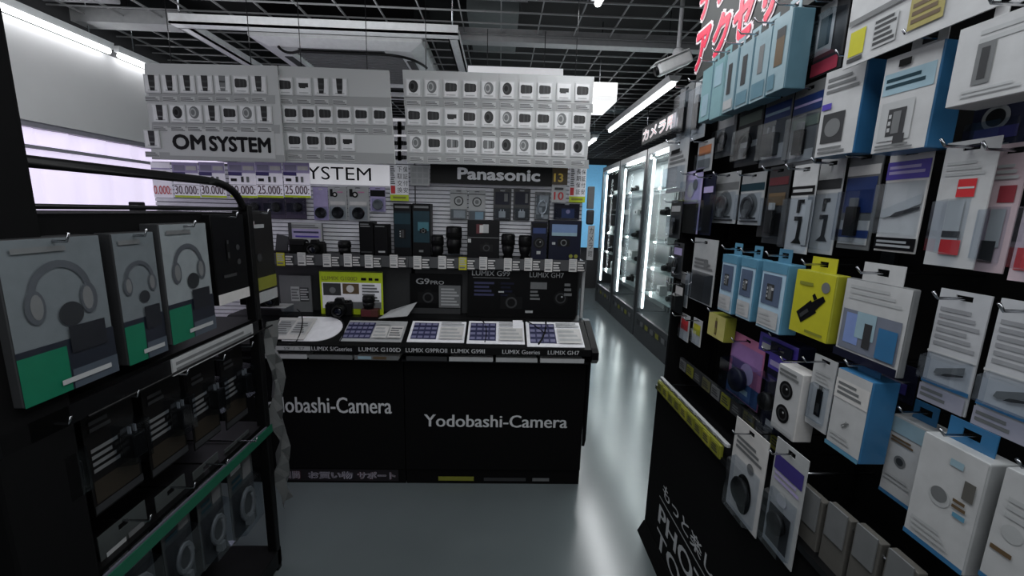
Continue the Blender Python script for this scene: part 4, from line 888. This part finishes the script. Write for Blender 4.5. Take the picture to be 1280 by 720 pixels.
# third row
gp('b', (846, 866, 214, 292), .79, 'lavender patterned pack at the far end of the wall', LV, [('r', .05, .0, .95, .48, K), ('c', .4, .7, .2, W), ('c', .65, .78, .14, MG), ('r', .1, .5, .9, .54, LG)], bub=(.08, .5, .92, .86))
gp('b', (868, 882, 218, 294), .80, 'dark navy pack beside the lavender patterned one', NV, [('r', .1, .04, .9, .5, K), ('r', .1, .7, .9, .8, LV)], bub=(.1, .05, .9, .6))
gp('b', (884, 912, 216, 279), .83, 'grey card pack third row, first of a matching pair', LG, [('r', .0, .66, 1, .8, MG), ('c', .5, .38, .3, MG), ('l', .1, .04, .9, .16, 2, DG)], product='cable', pm=DG)
gp('b', (915, 943, 216, 281), .83, 'grey card pack third row, second of a matching pair', LG, [('r', .0, .66, 1, .8, TL), ('c', .5, .38, .3, MG), ('l', .1, .04, .9, .16, 2, DG)], product='cable', pm=DG)
gp('b', (946, 971, 208, 305), .82, 'dark pack with brown red stripe and black foot', DG, [('r', .05, .76, .95, .86, MR), ('r', .1, .5, .9, .66, BR), ('r', .1, .1, .85, .4, K)], product='dongle', pm=K, pm2=LG)
gp('b', (974, 1002, 206, 317), .80, 'white card pack with black bracket photo, front one', W, [('r', .02, .66, .98, .76, K), ('l', .08, .68, .9, .74, 1, LG), ('p', 'bracket', .5, .36, .5, K, MG, 1), ('r', .75, .1, .95, .6, LG)], bub=(.05, .04, .95, .64))
gp('b', (1005, 1034, 198, 318), .83, 'white card pack with black bracket photo, rear one', W, [('r', .02, .68, .98, .78, DG), ('p', 'bracket', .5, .36, .45, DG, MG, 1)], bub=(.05, .04, .95, .64))
gp('b', (1040, 1080, 190, 312), .84, 'dark pack with blue block and pale top edge', MG, [('r', .02, .76, .98, .86, OW), ('r', .05, .38, .95, .74, DB), ('r', .05, .05, .95, .3, LG), ('r', .05, .12, .95, .2, DB)], product='dongle', pm=K)
gp('b', (1087, 1138, 184, 316), .82, 'pack with purple header and white pen shaped device', OW, [('r', .0, .70, 1, .87, PU), ('l', .06, .74, .9, .84, 2, LV), ('r', .0, .02, 1, .14, BX), ('l', .06, .04, .9, .12, 2, LG), ('p', 'pen', .5, .44, .92, DG, W)], bub=(.04, .16, .96, .68))
gp('b', (1147, 1209, 176, 335), .80, 'white pack with two red labels facing the aisle', W, [('l', .1, .72, .85, .85, 3, LG), ('r', .4, .56, .75, .70, RD), ('r', .42, .625, .73, .64, W), ('r', .3, .22, .62, .54, LG), ('r', .3, .1, .7, .22, RD), ('r', .3, .24, .66, .29, DG)], d=.035, bub=(.25, .1, .7, .55))
gp('b', (1213, 1250, 180, 342), .83, 'pinkish pack with dull red label behind the white one', mat('pinkish_card', (196, 176, 182), .5), [('r', .3, .55, .85, .68, mat('dull_red', (140, 50, 60), .5)), ('r', .2, .2, .7, .5, LG), ('r', .1, .08, .6, .25, DG), ('l', .1, .72, .85, .85, 3, LG)], d=.03, bub=(.15, .08, .8, .52))
gp('b', (1253, 1310, 170, 356), .80, 'pale pack with dark block and red foot at the frame edge', mat('pinkish_card', (196, 176, 182), .5), [('r', .35, .28, .95, .52, BX), ('r', .1, .08, .8, .24, RD), ('r', .4, .6, .9, .64, PK), ('l', .1, .72, .85, .85, 3, LG)], d=.035, bub=(.25, .08, .95, .55))
# fourth row
gp('b', (856, 884, 298, 380), .79, 'grey topped card pack with dark photo at the far end', LG, [('r', .05, .02, .95, .48, DG), ('l', .1, .52, .9, .7, 3, MG), ('c', .62, .62, .1, MG)], bub=(.05, .04, .95, .48))
for i, (bx, lab) in enumerate((((901, 919, 308, 392), 'blue edged white carton, farthest of the three blue ones'), ((924, 943, 312, 401), 'blue edged white carton, middle of the three blue ones'), ((950, 981, 316, 416), 'blue edged white carton, nearest and largest of the three'))):
    gp('c', bx, .79, lab, mat('pale_sky_card', (170, 196, 214), .4), SB, [('r', .0, .86, 1, 1, SB), ('r', .1, .38, .85, .82, mat('dusky_blue', (84, 98, 122), .4)), ('p', 'hub', .45, .58, .5, DG, MG), ('r', .05, .05, .9, .3, W), ('r', .5, .6, .6, .64, W), ('l', .1, .08, .7, .26, 3, LG)], cat='carton', d=.05, tab=SB, tabw=.5)
gp('c', (991, 1042, 328, 424), .79, 'bright yellow carton with black plug photo', YL, mat('yellow_side', (150, 150, 40), .5), [('p', 'plug', .52, .45, .75, BX, DG), ('c', .8, .8, .1, MG), ('r', .15, .78, .5, .83, OL), ('l', .45, .05, .9, .12, 1, OL)], cat='carton', d=.035, tab=YL)
gp('c', (1050, 1136, 338, 462), .80, 'white carton with blue room photo above the navy strip', W, MG, [('l', .1, .74, .9, .94, 3, LG), ('r', .05, .12, .95, .62, mat('photo_grey', (110, 116, 130), .5)), ('r', .12, .2, .36, .58, mat('photo_blue', (120, 140, 190), .5)), ('r', .3, .3, .6, .62, LB), ('r', .44, .2, .56, .5, DG), ('r', .66, .14, .93, .5, BL), ('r', .0, .0, 1, .1, NV)], cat='carton', d=.015)
gp('b', (1056, 1136, 446, 492), .88, 'navy and black pack showing under the blue photo carton', NV, [('r', .1, .2, .5, .6, DB), ('r', .55, .2, .9, .5, mat('violet_print', (60, 50, 120), .5)), ('r', .2, .7, .8, .8, LG)], d=.02, bub=(.05, .05, .95, .6))
for bx, lab, X_ in (((1141, 1204, 362, 516), 'large grey white pack with blue stripe, farther one', .80), ((1208, 1300, 376, 556), 'large grey white pack with dark device, at the frame edge', .79)):
    gp('b', bx, X_, lab, mat('grey_white_card', (178, 180, 184), .5), [('l', .08, .5, .92, .86, 6, mat('pale_line', (140, 142, 146), .5)), ('r', .0, .44, 1, .46, W), ('r', .0, .165, 1, .2, BL), ('r', .0, .0, .97, .15, mat('foot_grey', (150, 150, 164), .5)), ('l', .05, .03, .6, .13, 2, MG), ('p', 'pen', .55, .33, .6, DG, MG)], d=.03, bub=(.1, .2, .95, .45))
# fifth row
gp('c', (885, 907, 388, 424), .80, 'small cream yellow box in the lower far corner', mat('cream_yellow', (190, 182, 110), .5), OL, [('p', 'stick', .5, .5, .7, BR, OL)], cat='carton', d=.04, tab=None)
gp('b', (894, 934, 420, 505), .80, 'pink and purple bag pack with dark blue foot', PK, [('r', .02, .55, .98, .86, mat('mauve_print', (160, 120, 180), .5)), ('r', .1, .35, .7, .6, DB), ('r', .0, .02, 1, .3, mat('steel_blue', (54, 84, 130), .5)), ('c', .6, .45, .2, LV), ('r', .3, .12, .7, .2, LB)], product='mouse', pm=NV, d=.05, name='bag_pack')
gp('b', (936, 962, 428, 545), .79, 'pack with curved black strap and purple top', NV, [('r', .02, .7, .98, .88, PU), ('r', .1, .74, .8, .8, LV), ('r', .3, .05, .7, .12, LG)], product='mouse', pm=K, d=.05, bub=(.05, .05, .95, .66))
gp('c', (968, 1000, 446, 548), .79, 'white carton with two black lens photos', W, OW, [('p', 'lens', .45, .66, .55, K, DG), ('p', 'lens', .45, .3, .55, K, DG), ('l', .1, .84, .9, .96, 2, MG), ('r', .05, .04, .95, .1, LG)], cat='carton', d=.05, tab=None)
gp('c', (948, 1000, 420, 450), .85, 'purple blue topped carton behind the lens photo carton', PU, NV, [('r', .1, .2, .8, .5, W), ('r', .1, .6, .9, .8, DB)], cat='carton', d=.05, tab=None)
gp('b', (1004, 1033, 444, 540), .79, 'thin white pack with a black stick photo', W, [('p', 'stick', .5, .4, .45, K, DG, 1), ('l', .15, .6, .85, .8, 4, LG), ('l', .1, .04, .8, .1, 1, LG)], d=.015, bub=(.15, .1, .85, .62))
gp('c', (1039, 1086, 450, 574), .79, 'white carton with bright blue side in the lower row', W, BL, [('r', .02, .64, .98, .88, OW), ('l', .1, .68, .8, .86, 3, MG), ('p', 'plug', .5, .36, .25, MG, LG), ('r', .0, .0, 1, .05, SB), ('l', .1, .12, .7, .22, 2, LG)], cat='carton', d=.06, tab=BL, bottom=BL)
gp('c', (1106, 1158, 508, 636), .86, 'greyish white carton with dark round photo, partly covered', W, LG, [('c', .42, .48, .16, MG), ('c', .42, .48, .1, DG), ('r', .0, .8, 1, .98, LB), ('l', .1, .68, .7, .76, 2, BR), ('l', .1, .2, .8, .3, 2, LG)], cat='carton', d=.05, tab=BL, bottom=BL)
gp('c', (1138, 1229, 532, 706), .79, 'big white carton with grey ball photo and blue hang tab', W, LG, [('c', .45, .52, .17, LG), ('c', .44, .54, .13, MG), ('r', .5, .84, .7, .9, LB), ('r', .76, .62, .92, .78, TN), ('l', .66, .5, .86, .6, 2, BR), ('r', .7, .44, .88, .48, SB), ('l', .12, .1, .75, .24, 3, LG)], cat='carton', d=.05, tab=BL, bottom=BL, tabw=.7)
gp('c', (1236, 1320, 570, 760), .79, 'big white carton cut by the lower frame corner', W, LG, [('c', .4, .5, .2, LG), ('l', .2, .6, .8, .8, 3, LG), ('r', .1, .3, .5, .34, BR)], cat='carton', d=.05, tab=BL, bottom=BL, tabw=.7)
# lowest packs, in front of the base
gp('b', (900, 943, 530, 660), .735, 'white mouse pack hanging in front of the base panel', OW, [('l', .1, .68, .9, .84, 3, MG), ('p', 'mouse', .5, .28, .42, K, DG, 1), ('c', .62, .6, .1, MG)], d=.03, product='mouse', pm=K, bub=(.12, .04, .9, .6))
gp('b', (946, 988, 552, 706), .735, 'grey pack with dark device and purple header by the mouse pack', LG, [('r', .05, .72, .95, .86, mat('violet_print', (60, 50, 120), .5)), ('l', .1, .62, .9, .72, 2, LV), ('r', .1, .06, .8, .4, DG), ('c', .45, .5, .16, W)], d=.03, product='mouse', pm=K, bub=(.1, .04, .9, .55))
for i, (a, b, yt) in enumerate(((988, 1020, 596), (1021, 1054, 618), (1055, 1092, 644), (1093, 1138, 676))):
    lab = ('plain greige card pack on the lowest wire, farthest of four', 'plain greige card pack on the lowest wire, second of four', 'plain greige card pack on the lowest wire, third of four', 'plain greige card pack on the lowest wire, nearest of four')[i]
    loc, w, h = gpx(a, b, yt, yt+170, .79); rr = thing('card_pack', lab, 'pack', (loc[0], loc[1], loc[2]-.02), -PI/2, GG)
    mb = MB(); mb.box(-w/2, w/2, .0, .02, 0, h, TN, .002); mb.build('sleeve', rr)
    mb = MB(); mb.box(-w*.4, w*.4, -.004, .0, h*.74, h*1.02, MG, .001); mb.build('header_card', rr)
a, b = P(985, 592, X=.80), P(1142, 716, X=.80)
o = MB().tube([(.80, a.y, a.z+.008), (.80, b.y-.2, a.z+.008)], .004, CH, 6).build('display_wire'); tag(o, 'thin chrome wire rail over the plain greige packs', 'wire rail')
for k, u in enumerate((a.y-.01, b.y-.15)): MB().tube([(.80, u, a.z+.008), (1.03, u, a.z+.008)], .004, CH, 6).build('bracket').parent = o
# clutter of tags, bags and hooks at the far end
gp('b', (827, 850, 176, 240), .77, 'grey carrier pack with black handle slot at the wall end', LG, [('l', .1, .55, .9, .8, 3, MG), ('r', .15, .76, .6, .84, K)], d=.03, bub=(.1, .05, .9, .5), name='carrier_pack')
gp('b', (840, 856, 108, 176), .775, 'clear hanging pack high at the far end, farther one', MG, [('r', .2, .2, .8, .7, DG)], d=.03, product='dongle', pm=K, bub=(.05, .05, .95, .86))
gp('b', (858, 874, 100, 172), .775, 'clear hanging pack high at the far end, nearer one', LG, [('r', .2, .2, .8, .7, DG)], d=.03, product='dongle', pm=KT, bub=(.05, .05, .95, .86))
gp('b', (866, 884, 176, 214), .80, 'small grey pack with orange label at the wall end', LG, [('r', .1, .55, .9, .84, OR), ('r', .1, .1, .9, .4, MG)], d=.02)
gp('b', (831, 844, 250, 298), .77, 'small dark pack below the grey carrier pack', DG, [('r', .1, .7, .9, .85, LG), ('r', .1, .1, .9, .5, K)], d=.025, product='dongle', pm=K)
gp('b', (834, 846, 303, 348), .77, 'small dark pack with pale header beside the grey topped card', DG, [('r', .1, .66, .9, .86, LV)], d=.025, product='cable', pm=K)
gp('b', (836, 847, 352, 392), .77, 'small dark pack with cream header lowest at the wall edge', K, [('r', .1, .6, .9, .86, OW)], d=.025)
for bx, lab, m in (((846, 857, 392, 426), 'tiny white and red tag pack low at the far end', RD), ((861, 872, 398, 432), 'tiny yellow tag pack low at the far end', YL), ((846, 856, 340, 384), 'slim chrome edged pack low at the far end', SV)):
    gp('b', bx, .80, lab, W, [('r', .1, .4, .9, .8, m)], d=.015)
for (Y, z, x1) in HOOKS:
    if z > 2.5: continue
    MB().tube([(gl(Y), .0, z), (gl(Y), x1-GX-.03, z), (gl(Y), x1-GX-.04, z+.012)], .0028, CH, 6).build('peg_hook', GOND)

# ================================================================== HEADPHONE RACK ON THE WINDOW SIDE
RX = -.95
r = thing('headphone_rack', 'black steel rack with curved top rail holding headphone packs', 'display rack', (RX-.22, 1.1, 0), PI/2)
RACK = r
rl = lambda Y: Y-1.1                                 # local x of a world Y
FX = -.22                                            # local y of the front plane X = RX
ra, rb = rl(.45), rl(1.66)
for x in (rb-.02,): MB().box(x-.015, x+.015, FX+.0, FX+.04, .0, 1.60, K, .004).build('post', r); MB().box(x-.015, x+.015, .18, .22, .0, 1.60, K, .004).build('post', r)
pw = rl(.90)
MB().box(pw-.15, pw-.0, FX+.0, FX+.09, 0, 2.02, KM, .01).build('post', r); MB().box(ra, ra+.03, .18, .22, 0, 1.6, K).build('post', r)
MB().box(ra, rb, FX, .22, .02, .10, K, .004).build('base', r)
MB().box(ra, rb, .12, .14, .10, 1.52, KM).build('back_panel', r)
def rz(px, py): return P(px, py, X=RX)
t0, t1 = rz(35, 206), rz(262, 222)
zt = (t0.z+t1.z)/2
MB().tube([(rl(.6), FX+.02, zt), (rl(1.44), FX+.02, zt)]+arc((rl(1.44), FX+.02, zt), (rl(1.60), FX+.02, zt), (rl(1.63), FX+.02, 1.58), 8), .013, K, 10).build('top_rail', r)
MB().tube([(rl(.6), FX+.02, 1.585), (rb-.02, FX+.02, 1.585)], .006, KT).build('wire_rail', r)
MB().box(ra, rb, FX+.03, .12, 1.49, 1.57, KM, .003).build('hook_rail', r)
for z, m in ((1.155, K), (.70, K)):
    MB().box(ra, rb, FX+.02, .12, z-.012, z, K).build('shelf', r)
    mb = MB(); mb.box(ra, rb, FX+.0, FX+.006, z-.05, z-.005, mat('strip_dim', (92, 92, 104), .5) if z < 1 else KT); mb.build('ticket_strip', r)
mb = MB(); mb.box(ra, rb, FX-.004, FX-.001, .655, .69, mat('green_strip', (24, 92, 68), .5)); mb.build('green_strip', r)
mb = MB(); mb.box(rl(1.18), rl(1.58), FX-.006, FX-.001, 1.10, 1.15, LG); 
graphics(mb, [('l', .03, .15, .97, .85, 2, MG)], rl(1.58)-rl(1.18), .05, FX-.006, rl(1.18), 1.10); mb.build('price_strip', r)
MB().tube([(rl(.9), FX-.03, 1.12), (rb+.01, FX-.03, 1.12)], .004, K, 6).build('wire_rail', r)
GH = 'packs on the headphone rack'
RH = []
def hp(kind, box, X, label, *args, cat='pack', **kw):
    xl, xr, yt, yb = box; ym = (yt+yb)/2; a, b = P(xl, ym, X=X).y, P(xr, ym, X=X).y; xm = (xl+xr)/2
    zt_, zb_ = P(xm, yt, X=X).z, P(xm, yb, X=X).z; loc = (X, (a+b)/2, zb_); w, h = abs(a-b), zt_-zb_; d = kw.pop('d', .05)
    if kind == 'c': front, side, gs = args; carton(label, cat, w, h, d, front, side, gs, loc, PI/2, GH, **kw)
    else: card, gs = args; blister(label, cat, w, h, d, card, gs, loc, PI/2, GH, **kw)
    RH.append((loc[1], loc[2]+h*1.0, d, X))
ICE = mat('frosted_card', (104, 111, 115), .4, spec=.3)
HPG = lambda s: [('r', .0, .0, 1, .34, mat('pack_night', (30, 34, 44), .35)), ('r', .0, .0, .46, .3, GR), ('r', .48, .0, 1, .13, mat('pack_slate', (70, 78, 88), .35)), ('p', 'headphone', .50, .64, s*.8, mat('phone_grey', (72, 76, 82), .4), MG), ('c', .56, .50, .13, mat('phone_dark', (36, 38, 42), .4)), ('l', .1, .9, .6, .96, 1, MG), ('r', .5, .24, .9, .42, mat('pack_ink', (26, 28, 34), .4)), ('l', .35, .04, .9, .1, 1, LG)]
hp('c', (8, 138, 296, 494), -.93, 'large headphone pack with green corner, nearest the thick post', ICE, DG, HPG(.8), cat='headphone pack', name='headphone_pack', tab=None, d=.07)
hp('c', (149, 201, 290, 452), -.94, 'headphone pack with green corner, middle of three', ICE, DG, HPG(.9), cat='headphone pack', name='headphone_pack', tab=None, d=.07)
hp('c', (206, 264, 279, 424), -.93, 'headphone pack with bright green corner, next to the black packs', mat('frosted_bright', (132, 139, 142), .4, spec=.3), DG, HPG(.8), cat='headphone pack', name='headphone_pack', tab=None, d=.07)
hp('c', (268, 308, 268, 378), -.95, 'black pack with white foot hanging by the rack end', BX, K, [('r', .0, .0, 1, .12, OW), ('c', .72, .62, .06, DG), ('c', .72, .45, .06, DG), ('l', .2, .28, .6, .34, 1, DG), ('p', 'stick', .4, .6, .4, K, DG)], tab=None, d=.06)
hp('c', (314, 343, 264, 378), -.97, 'black pack with olive and white foot at the rack end', mat('pack_char', (24, 22, 22), .4), K, [('r', .0, .14, 1, .28, OL), ('r', .0, .0, 1, .12, LG), ('r', .1, .82, .6, .86, LG), ('r', .1, .86, .2, .9, LG), ('c', .3, .5, .1, DG)], tab=None, d=.06)
DK = mat('dim_pack', (20, 19, 19), .4, spec=.25)
DKB = mat('dim_brown', (44, 38, 30), .45)
for i, (bx, lab) in enumerate((((36, 122, 520, 690), 'dim black pack on the second tier, nearest of five'), ((132, 196, 488, 632), 'dim black pack on the second tier, second of five'), ((203, 250, 462, 588), 'dim black pack on the second tier, third of five'), ((256, 290, 444, 556), 'dim black pack on the second tier, fourth of five'), ((295, 322, 428, 532), 'dim black pack on the second tier, at the rack end'))):
    hp('b', bx, -.95, lab, DK, [('r', .05, .1, .95, .3, DKB), ('l', .08, .36, .6, .6, 4, MG), ('r', .0, .02, 1, .09, DG), ('r', .65, .34, .95, .62, DG), ('c', .78, .5, .1, K), ('l', .1, .72, .5, .84, 2, DG)], d=.05, product='charger', pm=KS, bub=(.5, .3, .97, .7))
GY = mat('dusty_grey_pack', (66, 70, 70), .4)
for i, (bx, lab) in enumerate((((150, 212, 640, 800), 'grey clear pack on the lowest tier, nearest of four'), ((218, 256, 600, 745), 'grey clear pack on the lowest tier, second of four'), ((262, 294, 572, 705), 'grey clear pack on the lowest tier, third of four'), ((299, 330, 545, 670), 'grey clear pack on the lowest tier, at the rack end'))):
    hp('b', bx, -.95, lab, GY, [('r', .05, .05, .95, .5, DG), ('r', .1, .7, .5, .84, LG), ('r', .55, .55, .9, .85, MG), ('l', .1, .54, .5, .66, 2, TL)], d=.04, product='cable', pm=MG, bub=(.06, .05, .94, .55))
for (Y, z, d, X) in RH:
    loc = rl(Y); ly = -(X-(RX-.22))
    MB().tube([(loc, .12, z-.008), (loc, ly-.03, z-.008), (loc, ly-.036, z+.01)], .003, CH, 6).build('peg_hook', RACK)
# pale plastic end strip dangling at the rack end
p = rz(334, 470)
r = thing('plastic_sleeve', 'crinkled grey plastic sleeve hanging at the rack end post', 'sleeve', (RX+.0, 1.73, .50), PI/2)
mb = MB(); vs = []
for i in range(14):
    z = .62-.62*i/13+.0
    for j in range(4): vs.append((-.05+.03*j+.012*math.sin(i*1.7+j), .02*math.sin(i*1.3+j*1.9), .62-.066*i))
mb.add(vs, [(i*4+j, i*4+j+1, i*4+j+5, i*4+j+4) for i in range(13) for j in range(3)], mat('sleeve_grey', (92, 94, 94), .3)); mb.build('sheet', r)

# ================================================================== CAMERA, WORLD
cam = bpy.data.cameras.new('camera'); co = bpy.data.objects.new('scene_camera', cam); COL.objects.link(co)
cam.sensor_width = 36; cam.lens = F/1280*36; cam.clip_start = .02
co.matrix_world = Matrix.Translation((0, 0, H)) @ CAMROT.to_4x4()
SC.camera = co
wd = bpy.data.worlds.new('world'); SC.world = wd; wd.use_nodes = True
bgn = wd.node_tree.nodes['Background']; bgn.inputs['Color'].default_value = (.6, .66, .72, 1); bgn.inputs['Strength'].default_value = .12
SC.view_settings.view_transform = 'Standard'
SC.view_settings.look = 'None'
SC.view_settings.exposure = 0
